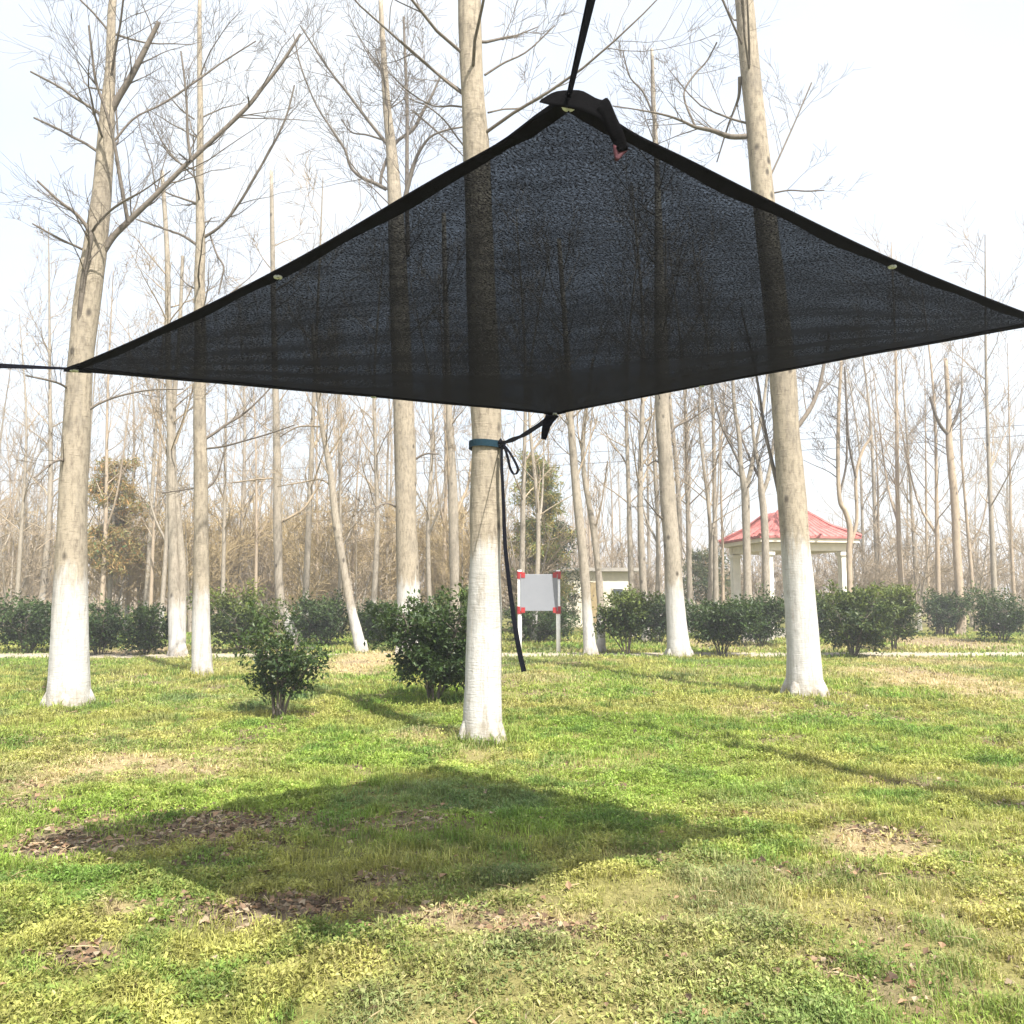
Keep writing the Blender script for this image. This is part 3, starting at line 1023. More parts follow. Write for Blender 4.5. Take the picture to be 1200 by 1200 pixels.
# ------------------------------------------------------------------ the far wood: prototypes and copies
def proto_slim(seed, h, r0, mat, twig, lvl=2, nb=20, z0=.28, bl=(.10, .2), fork=False, rmin=.008, bang=(.7, 1.5), paint=1.0, lean=.3):
    rr = random.Random(seed)
    P = smooth_line([(0, 0, -.1), (rr.gauss(0, lean * .3), rr.gauss(0, .1), h * .3), (rr.gauss(0, lean * .6), rr.gauss(0, .2), h * .65), (rr.gauss(0, lean), rr.gauss(0, .3), h)], 24)
    r = r0 * (1 - .86 * np.linspace(0, 1, 24)) * (1 + .3 * np.exp(-np.linspace(0, h, 24) / .25))
    mb = MB()
    mb.tube(P, r, 7, False, .08)
    if fork:
        i = 7
        q = smooth_line([P[i], P[i] + [h * .05, .1, h * .12], P[i] + [h * .09, .2, h * .4]], 10)
        mb.tube(q, np.linspace(r[i] * .7, .015, 10), 6, False)
    mb2 = MB()
    for k in range(nb):
        z = h * (z0 + (.98 - z0) * (k + rr.random()) / nb)
        i = int(np.argmin(abs(P[:, 2] - z)))
        a = rr.uniform(0, 2 * math.pi)
        d = np.array([math.cos(a), math.sin(a), rr.uniform(*bang)])
        L = h * rr.uniform(*bl) * (1.15 - .6 * (z / h - z0))
        branch(mb2, P[i], d, L, max(rmin * 1.3, r[i] * .35), lvl, rr, rmin, .09, 3)
    root = empty('bare_tree', (0, 0, 0), 'x', 'tree')
    t = mb.build('trunk', M[mat], root)
    t['paint'] = float(paint)
    mb2.build('branches', M[twig], root)
    return root


SLIM_L = 'slim pale bare tree among the many in the far wood'
SLIM_G = 'slim bare trees of the far wood'
slim = [proto_slim(201, 12.5, .10, 'bark_far', 'twig_pale', paint=1.0), proto_slim(202, 11.0, .085, 'bark_far', 'twig_pale', fork=True, paint=.9),
        proto_slim(203, 14.0, .12, 'bark_far', 'twig_pale', nb=24, paint=1.2), proto_slim(204, 10.0, .07, 'wood_far', 'wood_far', lean=.6, paint=-1),
        proto_slim(205, 13.0, .10, 'wood_far', 'wood_far', fork=True, paint=-1)]
spots = []
rr = random.Random(77)
# recognisable far stems first (px, depth, kind)
for px, Y_, k in ((120, 30, 4), (150, 34, 0), (178, 28, 3), (190, 27, 1), (262, 30, 0), (281, 36, 2), (300, 33, 3), (358, 26, 0), (372, 34, 4),
                  (397, 30, 1), (412, 33, 3), (437, 27, 2), (455, 34, 0), (505, 27, 1), (517, 33, 4), (610, 26, 0), (625, 24, 1), (643, 32, 3),
                  (741, 27, 0), (756, 25, 2), (769, 27, 1), (808, 30, 0), (829, 26, 1), (838, 28, 0), (846, 27, 3), (1033, 34, 3), (1057, 30, 4),
                  (1075, 33, 0), (1088, 36, 3), (1098, 29, 4), (1142, 32, 4), (1165, 30, 0), (1188, 34, 3), (20, 28, 0), (48, 33, 2), (1012, 40, 0)):
    spots.append((at(px, 690, Y_)[0], Y_, k))
tries = 0
while len(spots) < 98 and tries < 6000:
    tries += 1
    Y_ = rr.uniform(27, 62)
    x = rr.uniform(-.72, .72) * Y_
    px = 600 + 1000 * x / Y_
    if px > 850 and rr.random() < .62:
        continue
    if 845 < px < 1000 and Y_ < 34:
        continue
    if 640 < px < 760 and Y_ < 40:
        continue
    if any((x - s[0]) ** 2 + (Y_ - s[1]) ** 2 < 1.5 for s in spots):
        continue
    spots.append((x, Y_, rr.randrange(5)))
used = set()
for (x, y, k) in spots:
    rz, sc = rr.uniform(0, 6.28), rr.uniform(.85, 1.15)
    if k not in used:
        used.add(k)
        o = slim[k]
        o.location = (x, y, 0)
        o.rotation_euler = (0, 0, rz)
        o['label'] = SLIM_L
        o['group'] = SLIM_G
    else:
        copy_thing(slim[k], (x, y, 0), rz, sc, SLIM_L, SLIM_G)

# low twiggy trees
LOW_L = 'low twiggy tan tree in the thicket under the tall far trees'
LOW_G = 'low twiggy trees of the far thicket'


def proto_low(seed, h, twig):
    rr = random.Random(seed)
    mb, mb2 = MB(), MB()
    for s in range(3):
        a = rr.uniform(0, 6.28)
        P = smooth_line([(.08 * s, 0, -.1), (math.cos(a) * .3, math.sin(a) * .3, h * .3), (math.cos(a) * .8, math.sin(a) * .8, h * .75)], 12)
        r = np.linspace(.05, .015, 12)
        mb.tube(P, r, 6, False, .08)
        for k in range(13):
            i = rr.randrange(2, 12)
            aa = rr.uniform(0, 6.28)
            branch(mb2, P[i], np.array([math.cos(aa), math.sin(aa), rr.uniform(.3, 1.3)]), h * rr.uniform(.16, .34), .018, 2, rr, .010, .05, 4)
    root = empty('twiggy_tree', (0, 0, 0), 'x', 'tree')
    mb.build('trunk', M['bark_far'], root)['paint'] = -1.0
    mb2.build('branches', M[twig], root)
    return root


low = [proto_low(301, 5.0, 'twig_tan'), proto_low(302, 5.8, 'twig_tan'), proto_low(303, 4.4, 'twig_pale')]
used = set()
rr = random.Random(91)
lows = []
tries = 0
while len(lows) < 92 and tries < 4000:
    tries += 1
    Y_ = rr.uniform(30, 46)
    px = rr.uniform(-60, 560) if rr.random() < .72 else rr.uniform(560, 1260)
    if 640 < px < 1000 and Y_ < 40:
        continue
    x = (px - 600) / 1000 * Y_
    if any((x - s[0]) ** 2 + (Y_ - s[1]) ** 2 < 1.2 for s in lows):
        continue
    k = rr.choice((0, 0, 1, 1, 2)) if px < 600 else 2
    lows.append((x, Y_))
    rz, sc = rr.uniform(0, 6.28), rr.uniform(.8, 1.15)
    if k not in used:
        used.add(k)
        low[k].location = (x, Y_, 0)
        low[k]['label'] = LOW_L
        low[k]['group'] = LOW_G
    else:
        copy_thing(low[k], (x, Y_, 0), rz, sc, LOW_L, LOW_G)

# the wood beyond, one mass nobody could count
mb = MB()
rr = random.Random(5)
for k in range(2300):
    Y_ = rr.uniform(60, 105)
    x = rr.uniform(-.78, .78) * Y_
    h = rr.uniform(5, 12) if k % 3 else rr.uniform(2.5, 5)
    if x / Y_ > .1:
        h *= .62
        if rr.random() < .35:
            continue
    dx = rr.gauss(0, .35)
    P = np.array([(x, Y_, -.1), (x + dx * .4, Y_, h * .5), (x + dx, Y_ + rr.gauss(0, .2), h)])
    mb.tube(P, [rr.uniform(.04, .09), .045, .015], 4, False)
    for j in range(5):
        z = rr.uniform(.25, .95)
        q = P[0] * (1 - z) + P[2] * z
        a = rr.choice((-1, 1)) * rr.uniform(.3, 1.3)
        mb.tube([q, q + [a * .6, rr.gauss(0, .4), .7], q + [a, rr.gauss(0, .6), rr.uniform(1.2, 2.2)]], [.025, .02, .012], 3, False)
tag(mb.build('far_wood', M['wood_far']), 'distant mass of bare trunks and twigs along the horizon', 'woodland', kind='stuff')


# ------------------------------------------------------------------ evergreen tree behind the board
def needle_tree(label, px, Y_, h, w, seed, tint, cnt=5200, z0=.12, name='evergreen_tree'):
    rr = np.random.default_rng(seed)
    r2 = random.Random(seed)
    foot = np.array([at(px, 690, Y_)[0], Y_, 0])
    root = empty(name, foot, label, 'tree')
    mb = MB()
    mb.tube(smooth_line([(0, 0, -.1), (.05, 0, h * .4), (.0, .05, h * .92)], 12), np.linspace(.11, .02, 12), 8, False, .08)
    mb.build('trunk', M['bark_far'], root)['paint'] = -1.0
    tips, mb2 = [], MB()
    for k in range(70):
        z = h * r2.uniform(z0, .95)
        f = (z / h - z0) / (1 - z0)
        L = w * (1.0 - .75 * f ** 1.4) * r2.uniform(.55, 1.1) * (.55 + .45 * min(1, f * 4))
        a = r2.uniform(0, 6.28)
        e = np.array([math.cos(a) * L, math.sin(a) * L, r2.uniform(-.1, .35) * L])
        mb2.tube([np.array([0, 0, z]), np.array([0, 0, z]) + e * .5 + [0, 0, .06], np.array([0, 0, z]) + e], [.02, .014, .006], 3, False)
        for q in range(5):
            tips.append(np.array([0, 0, z]) + e * r2.uniform(.35, 1.02))
    mb2.build('boughs', M['twig_tan'], root)
    tips = np.array(tips)
    k = rr.integers(0, len(tips), cnt)
    p = tips[k] + rr.normal(0, .13, (cnt, 3)) * [1, 1, .8]
    d = rr.normal(0, 1, (cnt, 3)) + [0, 0, -.2]
    tone = rr.uniform(.7, 1.3, len(tips))[k][:, None] * rr.uniform(.8, 1.2, (cnt, 1))
    col = (np.array(tint) * tone) * (1 + .25 * rr.normal(0, 1, (cnt, 1)) * [1, .2, .2])
    mb = MB()
    mb.leaves(p, d, rr.normal(0, 1, (cnt, 3)), rr.uniform(.12, .28, cnt), rr.uniform(.025, .06, cnt), .1, np.clip(col, .01, .6))
    mb.build('crown', M['needle'], root, smooth=False)


needle_tree('feathery yellow-green evergreen tree behind the blank board', 631, 31, 6.7, 1.5, 401, (.24, .23, .08), 12000)
needle_tree('ochre-leaved tree in the wood by the left-edge tree', 128, 31, 6.6, 1.7, 407, (.30, .235, .10), 9000, .3, 'ochre_tree')
needle_tree('dark green evergreen tree low behind the blank board', 655, 34, 4.4, 1.3, 403, (.055, .075, .03), 4200, .05)
needle_tree('dark rounded evergreen tree left of the pavilion', 826, 36, 3.2, 2.0, 405, (.07, .085, .035), 4500, .05)


# ------------------------------------------------------------------ shrubs
def shrub(label, px, py, w, h, seed, n, leaf=.065, leggy=.12, dark=(.024, .046, .016), lightc=(.085, .125, .030), Y_=None, new=.25, group=None, squash=1.0):
    """multi-stemmed broad-leaved shrub; w, h in metres"""
    r2, rr = random.Random(seed), np.random.default_rng(seed)
    if seed > 503:
        w, h, n, leaf = w * 1.13, h * 1.08, int(n * 2.3), leaf * 1.18
    g = gpt(px, py) if Y_ is None else np.array([at(px, py, Y_)[0], Y_, 0])
    foot = np.array([g[0], g[1], float(gz(g[0], g[1]))])
    root = empty('shrub', foot, label, 'shrub', group)
    FEET.append((foot[0], foot[1], .12, .7))
    sx, sy = r2.uniform(.85, 1.15), r2.uniform(.8, 1.2)
    stems = MB()
    tips, tdir = [], []
    ns = 7 if w > .7 else 5
    for s in range(ns):
        a = 6.28 * s / ns + r2.uniform(-.4, .4)
        rad = w * .5 * r2.uniform(.3, .95)
        hh = h * r2.uniform(.66, 1.03) * (1 - .28 * (rad / (w * .5)) ** 2)
        P = smooth_line([(math.cos(a) * .04, math.sin(a) * .04, -.05), (math.cos(a) * rad * .35, math.sin(a) * rad * .35, hh * .35),
                         (math.cos(a) * rad * .8, math.sin(a) * rad * .8, hh * .75), (math.cos(a) * rad, math.sin(a) * rad, hh * .95)], 12)
        stems.tube(P, np.linspace(.013, .004, 12) * (1 + w * .3), 5, False)
        for k in range(int(9 + 6 * w)):
            i = r2.randrange(3, 11)
            if P[i][2] < h * leggy * .7:
                continue
            b = r2.uniform(0, 6.28)
            L = w * r2.uniform(.12, .34)
            e = P[i] + np.array([math.cos(b) * L, math.sin(b) * L, r2.uniform(-.25, .75) * L])
            # stay in an uneven dome
            m = math.hypot(e[0], e[1]) / (w * .5)
            if m > 1.15 or e[2] > h * 1.08 or e[2] < h * leggy:
                continue
            stems.tube([P[i], (P[i] + e) / 2 + [0, 0, L * .08], e], [.006, .004, .0025], 3, False)
            for f in (.45, .75, 1.0, 1.12):
                tips.append(P[i] + (e - P[i]) * f)
                tdir.append((e - P[i]) / L)
    tips, tdir = np.array(tips), np.array(tdir)
    lobes = rr.normal(0, 1, (9, 3))
    k = rr.integers(0, len(tips), n)
    p = tips[k] + rr.normal(0, leaf * .75, (n, 3))
    d = tdir[k] * .5 + rr.normal(0, .75, (n, 3)) + [0, 0, .12]
    nr = rr.normal(0, .55, (n, 3)) + [0, 0, 1]
    L = rr.uniform(.65, 1.25, n) * leaf
    f = np.clip((p[:, 2] / h - .55) * 1.6, 0, 1) * new + rr.uniform(0, .35, n)
    f = np.clip(f + rr.normal(0, .12, len(tips))[k], 0, 1)[:, None]
    col = np.array(dark) * (1 - f) + np.array(lightc) * f
    col = col * rr.uniform(.75, 1.3, (n, 1))
    keep = p[:, 2] > .02
    fm = MB()
    fm.leaves(p[keep], d[keep], nr[keep], L[keep], L[keep] * rr.uniform(.4, .58, n)[keep], .18, col[keep])
    stems.build('stems', M['twig'], root)
    fm.build('foliage', M['leaf'], root, smooth=False)
    return root


shrub('small leggy dark shrub standing alone in the left grass', 326, 838, .95, 1.10, 501, 2900, .062, .25)
shrub('dark glossy shrub tucked against the strapped middle tree', 508, 822, 1.36, 1.27, 503, 9500, .068, .17)
shrub('dark shrub beside the left-edge tree', 116, 768, 1.1, 1.15, 505, 1700, .075, .1)
shrub('low rounded shrub left of the twin-stemmed tree', 170, 768, 1.05, 1.0, 507, 1600, .075, .1)
shrub('broad light-topped shrub behind the small leggy shrub', 284, 765, 1.75, 1.35, 509, 3200, .075, .06, lightc=(.17, .205, .04), new=.8)
shrub('round shrub left of the leaning thin tree', 380, 757, 1.55, 1.15, 511, 2600, .08, .08, new=.4)
shrub('shrub between the leaning thin tree and the stout tree', 446, 755, 1.3, 1.1, 513, 2200, .08, .08)
shrub('light green shrub behind the dark glossy middle shrub', 540, 752, 1.5, 1.35, 515, 2200, .08, .08, lightc=(.17, .205, .04), new=.8)
shrub('low dark shrub behind the blank board', 632, 752, 1.9, .9, 517, 2400, .085, .05)
shrub('round-headed shrub on one thin stem right of the board', 735, 768, 1.05, 1.30, 519, 2200, .075, .32, lightc=(.15, .185, .04), new=.65)
shrub('shrub half hidden by the left-leaning whitewashed tree', 772, 754, 1.35, 1.2, 521, 2000, .08, .1)
shrub('spreading shrub on a bent stem left of the pavilion tree', 846, 769, 1.45, 1.30, 523, 3000, .075, .26)
shrub('shrub right behind the spreading shrub near the pavilion', 893, 757, 1.4, 1.35, 525, 2300, .08, .1, new=.4)
shrub('tall bushy shrub right of the pavilion tree', 1000, 770, 1.45, 1.62, 527, 4000, .075, .12, lightc=(.16, .195, .04), new=.75)
shrub('shrub close behind the tall bushy right shrub', 1048, 762, 1.1, 1.50, 529, 2400, .075, .12, lightc=(.17, .205, .04), new=.8)
shrub('dark low shrub near the right edge', 1108, 745, 1.5, 1.3, 531, 2500, .08, .06)
shrub('dark shrub past the right edge of the bare soil', 1175, 752, 1.7, 1.3, 533, 2500, .08, .06)
shrub('shrub at the far left behind the left-edge tree', 32, 765, 1.6, 1.2, 535, 2300, .08, .06)
shrub('low shrub showing between pavilion tree and tall bushy shrub', 960, 748, 1.2, 1.35, 537, 1700, .085, .06, new=.5)


# ------------------------------------------------------------------ grass
mb = MB()
blades(mb, scatter(2.2, 4.2, 15000), .022, .065, .0022, .0045)
blades(mb, scatter(4.2, 6.5, 9000), .025, .07, .003, .006)
blades(mb, scatter(6.5, 10, 4200), .03, .075, .005, .009)
blades(mb, scatter(10, 17.7, 1500), .03, .085, .009, .016)
blades(mb, scatter(17.7, 30, 260), .05, .12, .02, .035)
weeds(mb, scatter(2.2, 4.2, 4600), .009, .024, .055)
weeds(mb, scatter(4.2, 7, 2600), .010, .026, .055)
weeds(mb, scatter(7, 12, 700), .014, .032, .065)
for (fx, fy, fr, dn) in FEET:                        # longer tufts round trunks and shrub stems
    k = int(520 * dn * (fr + .25) / .35 * min(1, 9 / fy))
    a = rng.uniform(0, 6.283, k)
    r_ = fr + np.abs(rng.normal(0, .12, k)) - .02
    blades(mb, np.stack([fx + np.cos(a) * r_, fy + np.sin(a) * r_], 1), .05, .15, .004 * max(1, fy / 8), .009 * max(1, fy / 8))
tag(mb.build('grass', M['grass'], smooth=False), 'short patchy green and yellowing spring grass with low weeds', 'grass', kind='stuff')


# ------------------------------------------------------------------ sign board
g = gpt(631, 766)
YS = g[1]
root = empty('sign_board', (g[0], g[1], float(gz(g[0], g[1]))), 'blank grey board on white posts with red corner clamps', 'sign')
xl, xr = at(609, 700, YS)[0] - g[0], at(654, 700, YS)[0] - g[0]
zt, zb, ztop = at(631, 673, YS)[2], at(631, 716, YS)[2], at(631, 668, YS)[2]
for x in (xl, xr):
    mb = MB()
    mb.tube([(x, 0, -.1), (x, 0, .5), (x, 0, ztop)], .048, 14)
    mb.build('post', M['post'], root)
mb = MB()
mb.box(((xl + xr) / 2, -.055, (zt + zb) / 2), (xr - xl - .02, .03, zt - zb + .0))
b = mb.build('board', M['board'], root, smooth=False)
bv = b.modifiers.new('bevel', 'BEVEL')
bv.width = .006
for x in (xl, xr):
    for z in (zt - .02, zb + .02):
        mb = MB()
        mb.tube([(x, 0, z - .085), (x, 0, z - .08), (x, 0, z + .08), (x, 0, z + .085)], [.055, .066, .066, .055], 14)
        s = 1 if x == xl else -1
        mb.box((x + s * .075, -.075, z), (.09, .012, .12))
        mb.build('clamp', M['red'], root, smooth=False)

# ------------------------------------------------------------------ pavilion
YP = 27.0
xc, wd = at(922, 650, YP + 1.3)[0], 2.55
root = empty('pavilion', (xc, YP + wd / 2, 0), 'open pavilion with red hipped roof and pale pillars', 'pavilion', rz=R(8))
ze = at(925, 634, YP)[2]
za = at(925, 602, YP + wd / 2)[2]
mb = MB()
mb.box((0, 0, .06), (wd + 1.0, wd + 1.0, .24))
mb.build('floor_slab', M['slab'], root, smooth=False)
for sx in (-1, 1):
    for sy in (-1, 1):
        mb = MB()
        x, y = sx * wd / 2, sy * wd / 2
        mb.box((x, y, .18 + (ze - .5) / 2), (.26, .26, ze - .5))
        mb.box((x, y, .3), (.36, .36, .24))
        mb.box((x, y, ze - .40), (.36, .36, .10))
        mb.build('pillar', M['ivory'], root, smooth=False)
mb = MB()
e = wd / 2 + .16
for s in (-1, 1):
    mb.box((0, s * wd / 2, ze - .19), (wd + .30, .28, .24))
    mb.box((s * wd / 2, 0, ze - .19), (.28, wd - .29, .236))
mb.build('beam', M['cream'], root, smooth=False)
mb = MB()
e = wd / 2 + .36
mb.box((0, 0, ze), (2 * e, 2 * e, .12))
mb.build('eave_board', M['cream'], root, smooth=False)
mb = MB()
e2 = e + .05
tp = .5
z0 = ze + .064
prof = [(e2, z0), (e2, z0 + .07), (e2 * .62, z0 + .07 + (za - z0) * .40), (tp, za)]
v = []
for (k, z) in prof:
    v += [(-k, -k, z), (k, -k, z), (k, k, z), (-k, k, z)]
q = [(0, 3, 2, 1)]
for L_ in range(3):
    for j in range(4):
        q.append((L_ * 4 + j, L_ * 4 + (j + 1) % 4, L_ * 4 + 4 + (j + 1) % 4, L_ * 4 + 4 + j))
q.append((12, 13, 14, 15))
mb.add(v, q)
for j in range(4):                                   # hip ridges
    a = [np.array(v[L_ * 4 + j]) + [0, 0, .02] for L_ in (1, 2, 3)]
    mb.tube(a, .06, 6)
for s in range(4):                                   # tile courses
    for k in np.linspace(.08, .95, 14):
        a = np.array(v[4 + s]) * (1 - k) + np.array(v[4 + (s + 1) % 4]) * k
        b_ = np.array(v[8 + s]) * (1 - k) + np.array(v[8 + (s + 1) % 4]) * k
        c = np.array(v[12 + s]) * (1 - k) + np.array(v[12 + (s + 1) % 4]) * k
        mb.tube([a, b_, c], .03, 4)
mb.build('roof', M['roof'], root, smooth=False)

# ------------------------------------------------------------------ small pale building far behind
YB = 36.0
x0, x1 = at(664, 680, YB)[0], at(742, 680, YB)[0]
zr = at(700, 667, YB)[2]
root = empty('small_building', ((x0 + x1) / 2, YB + 1.6, 0), 'low pale flat-roofed building partly hidden behind the slender trees', 'building')
w_ = x1 - x0
mb = MB()
mb.box((0, 0, (zr - .1) / 2), (w_, 3.2, zr - .1))
mb.build('wall', M['cream'], root, smooth=False)
mb = MB()
mb.box((0, 0, zr - .02), (w_ + .5, 3.7, .15))
mb.build('roof', M['slab'], root, smooth=False)
mb = MB()
mb.box((-.35, -1.62, 1.0), (.62, .07, 1.75))
d_ = mb.build('door', M['twig_tan'], root, smooth=False)
mb = MB()
mb.box((.75, -1.62, 1.35), (.5, .06, .6))
wdw = mb.build('window', M['cream'], root, smooth=False)
mb = MB()
mb.box((.75, -1.655, 1.35), (.4, .03, .5))
mb.build('pane', M['pane'], wdw, smooth=False)

# ------------------------------------------------------------------ overhead cables
for (a, b, sag, lab) in (((-60, 580, 52), (1260, 506, 38), .25, 'thin dark overhead cable, the lower of two crossing the background'),
                         ((-60, 566, 55), (1260, 494, 40), .25, 'thin dark overhead cable, the upper of two crossing the background')):
    p, q = at(*a), at(*b)
    t_ = np.linspace(0, 1, 40)[:, None]
    P = p * (1 - t_) + q * t_
    P[:, 2] -= sag * 4 * (t_ * (1 - t_))[:, 0]
    mb = MB()
    mb.tube(P - p, .014, 5)
    o = mb.build('overhead_cable', M['wire'])
    o.location = Vector([float(k) for k in p])
    tag(o, lab, 'cable', 'overhead cables')
p, q = at(985, 20, 30), at(1150, 330, 34)
t_ = np.linspace(0, 1, 30)[:, None]
P = p * (1 - t_) + q * t_

# ------------------------------------------------------------------ shade sheet
N_ = at(667, 113, 1.86)
L_ = at(78, 433, 3.30)
Rr = at(1230, 377, 3.30)
F_ = at(650, 485, 5.06)
CEN = (N_ + L_ + Rr + F_) / 4


def edge(a, b, inward, n):
    t_ = np.linspace(0, 1, n)[:, None]
    mid = CEN - (a + b) / 2
    mid[2] = 0
    mid /= np.linalg.norm(mid)
    s = 4 * t_ * (1 - t_)
    return a * (1 - t_) + b * t_ + mid * inward * s


n = 61
e_u0 = edge(N_, Rr, .055, n)      # v = 0
e_u1 = edge(L_, F_, .02, n)       # v = 1
e_v0 = edge(N_, L_, .065, n)      # u = 0
e_v1 = edge(Rr, F_, .02, n)       # u = 1
u = np.linspace(0, 1, n)
U, V = np.meshgrid(u, u)          # rows v, columns u
U3, V3 = U[..., None], V[..., None]
S = ((1 - V3) * e_u0[None] + V3 * e_u1[None] + (1 - U3) * e_v0[:, None] + U3 * e_v1[:, None]
     - ((1 - U3) * (1 - V3) * N_ + U3 * (1 - V3) * Rr + (1 - U3) * V3 * L_ + U3 * V3 * F_))
bow = 16 * U * (1 - U) * V * (1 - V)
S[..., 2] -= .05 * bow
S[..., 2] += .005 * bow * np.sin(9 * (U + V)) + .006 * np.sin(14 * (U - V)) * bow
S[..., 2] += .012 * np.exp(-((U * V)) * 40) * np.sin(26 * np.arctan2(V + .02, U + .02)) * np.clip((U + V) * 6, 0, 1) * np.exp(-(U + V) * 3)
for (cu, cv, kf, am) in ((1, 0, 22, .010), (0, 1, 22, .010), (1, 1, 18, .006), (0, 0, 30, .012)):   # pulls running out of the corners
    du, dv = abs(U - cu), abs(V - cv)
    rr_ = np.hypot(du, dv)
    an = np.arctan2(dv + 1e-6, du + 1e-6)
    S[..., 2] += am * np.sin(kf * an + 2 * cu) * np.clip(rr_ * 5, 0, 1) * np.exp(-rr_ * 2.6) * np.clip(np.minimum(du, dv) * 12, 0, 1)
ORG = CEN.copy()
sheet = empty('shade_sheet', ORG, 'black mesh shade sheet stretched by its corners overhead', 'shade sheet')
mb = MB()
idx = np.arange(n * n).reshape(n, n)
mb.add(S.reshape(-1, 3) - ORG, np.stack([idx[:-1, :-1], idx[:-1, 1:], idx[1:, 1:], idx[1:, :-1]], -1).reshape(-1, 4))
net = mb.build('netting', M['net'], sheet)
uvl = net.data.uv_layers.new(name='UVMap')
li = np.empty(len(net.data.loops), np.int32)
net.data.loops.foreach_get('vertex_index', li)
uvs = np.stack([U.ravel(), V.ravel()], 1)[li]
uvl.data.foreach_set('uv', uvs.astype(np.float32).ravel())

# hem: a doubled strip of webbing round the edge, one piece per side
W = .044
for (row, inner) in ((S[0], S[1]), (S[-1], S[-2]), (S[:, 0], S[:, 1]), (S[:, -1], S[:, -2])):
    inn = inner - row
    inn /= np.linalg.norm(inn, axis=1)[:, None]
    w = W * (.9 + .12 * np.sin(np.arange(n) * .5))
    if row is not None and (np.allclose(row[0], L_) and np.allclose(row[-1], F_) or np.allclose(row[0], Rr) and np.allclose(row[-1], F_)):
        w = w * .6
    mid = row + inn * (w / 2 - .004)[:, None]
    mb = MB()
    mb.ribbon(mid[1:-1] - ORG + [0, 0, -.0015], w[1:-1], inn[1:-1], .006)
    mb.build('hem', M['hem'], sheet, smooth=False)


def ring(p, r, nrm, tilt=0):
    mb = MB()
    t_ = np.linspace(0, 2 * math.pi, 19)
    k = np.stack([np.cos(t_) * r, np.sin(t_) * r, 0 * t_ - .006 + tilt * np.sin(t_) * r], 1)
    mb.tube(k, r * .42, 8, False)
    o = mb.build('grommet', M['grommet'], sheet)
    o.location = Vector([float(q) for q in (p - ORG)])
    return o


def edge_pt(row, inner, f, inset=.022):
    i = int(round(f * (n - 1)))
    d = inner[i] - row[i]
    return row[i] + d / np.linalg.norm(d) * inset


ring(edge_pt(S[:, 0], S[:, 1], .50), .010, None)
ring(edge_pt(S[0], S[1], .60), .010, None)
ring(edge_pt(S[-1], S[-2], .52, .012), .010, None)
ring(edge_pt(S[:, -1], S[:, -2], .60, .012), .010, None)
ring(N_ + (CEN - N_) / np.linalg.norm(CEN - N_) * .022, .013, None, -.3)
ring(L_ + (CEN - L_) / np.linalg.norm(CEN - L_) * .03, .012, None)
ring(F_ + (CEN - F_) / np.linalg.norm(CEN - F_) * .03, .012, None)
ring(Rr + (CEN - Rr) / np.linalg.norm(CEN - Rr) * .03, .012, None)

# doubled corner patches
for c, a, b in ((N_, S[0], S[:, 0]), (L_, S[-1], S[::-1, 0]), (Rr, S[0, ::-1], S[:, -1]), (F_, S[-1, ::-1], S[::-1, -1])):
    mb = MB()
    k = 3 if c is N_ else 2
    p0, p1, p2 = c + (c - CEN) / np.linalg.norm(c - CEN) * .012, a[k], b[k]
    pm = (p1 + p2) / 2 * .6 + c * .4
    top = np.array([p0, p1, pm, p2]) - ORG
    v = np.concatenate([top + [0, 0, .006], top - [0, 0, .008]])
    mb.add(v, [(0, 1, 2, 3), (7, 6, 5, 4), (0, 4, 5, 1), (1, 5, 6, 2), (2, 6, 7, 3), (3, 7, 4, 0)])
    mb.build('corner_patch', M['hem'], sheet, smooth=False)

# crumpled corner flap hanging at the near corner
mb = MB()


def sheet_patch(mb, rows, thick=.004):
    """rows of points -> a solid wavy patch"""
    rows = np.asarray(rows)
    m, k = rows.shape[:2]
    v = np.concatenate([rows.reshape(-1, 3), rows.reshape(-1, 3) + [0, thick, thick]])
    ii = np.arange(m * k).reshape(m, k)
    q = np.stack([ii[:-1, :-1], ii[:-1, 1:], ii[1:, 1:], ii[1:, :-1]], -1).reshape(-1, 4)
    q2 = q[:, ::-1] + m * k
    bd = list(ii[0]) + list(ii[1:, -1]) + list(ii[-1, -2::-1]) + list(ii[-2:0:-1, 0])
    s = [(bd[j], bd[j - 1], bd[j - 1] + m * k, bd[j] + m * k) for j in range(len(bd))]
    mb.add(v, np.concatenate([q, q2, np.array(s)]))


lo = [(632, 120, 1.86), (648, 124, 1.85), (667, 127, 1.84), (688, 133, 1.84), (706, 143, 1.85), (716, 160, 1.86)]
hi = [(634, 117, 1.87), (650, 108, 1.87), (668, 106, 1.86), (683, 107, 1.86), (700, 116, 1.86), (712, 118, 1.86)]
a, b = np.array([at(*q) for q in hi]), np.array([at(*q) for q in lo])
sheet_patch(mb, np.stack([smooth_line(a * (1 - f) + b * f, 14) - ORG for f in np.linspace(0, 1, 5)]), .003)
mb.build('corner_fold', M['hem'], sheet)
mb = MB()
hi = [(705, 118, 1.86), (713, 116, 1.85), (723, 138, 1.84), (732, 158, 1.83), (737, 176, 1.84)]
lo = [(700, 128, 1.85), (706, 136, 1.85), (711, 152, 1.85), (717, 166, 1.85), (725, 178, 1.84)]
a, b = np.array([at(*q) for q in hi]), np.array([at(*q) for q in lo])
sheet_patch(mb, np.stack([smooth_line(a * (1 - f) + b * f, 14) - ORG for f in np.linspace(0, 1, 4)]), .003)
flap = mb.build('corner_flap', M['hem'], sheet)
mb = MB()
a = smooth_line([at(737, 175, 1.84), at(731, 181, 1.84), at(724, 189, 1.84)], 5)
b = smooth_line([at(719, 170, 1.845), at(719, 178, 1.845), at(721, 189, 1.845)], 5)
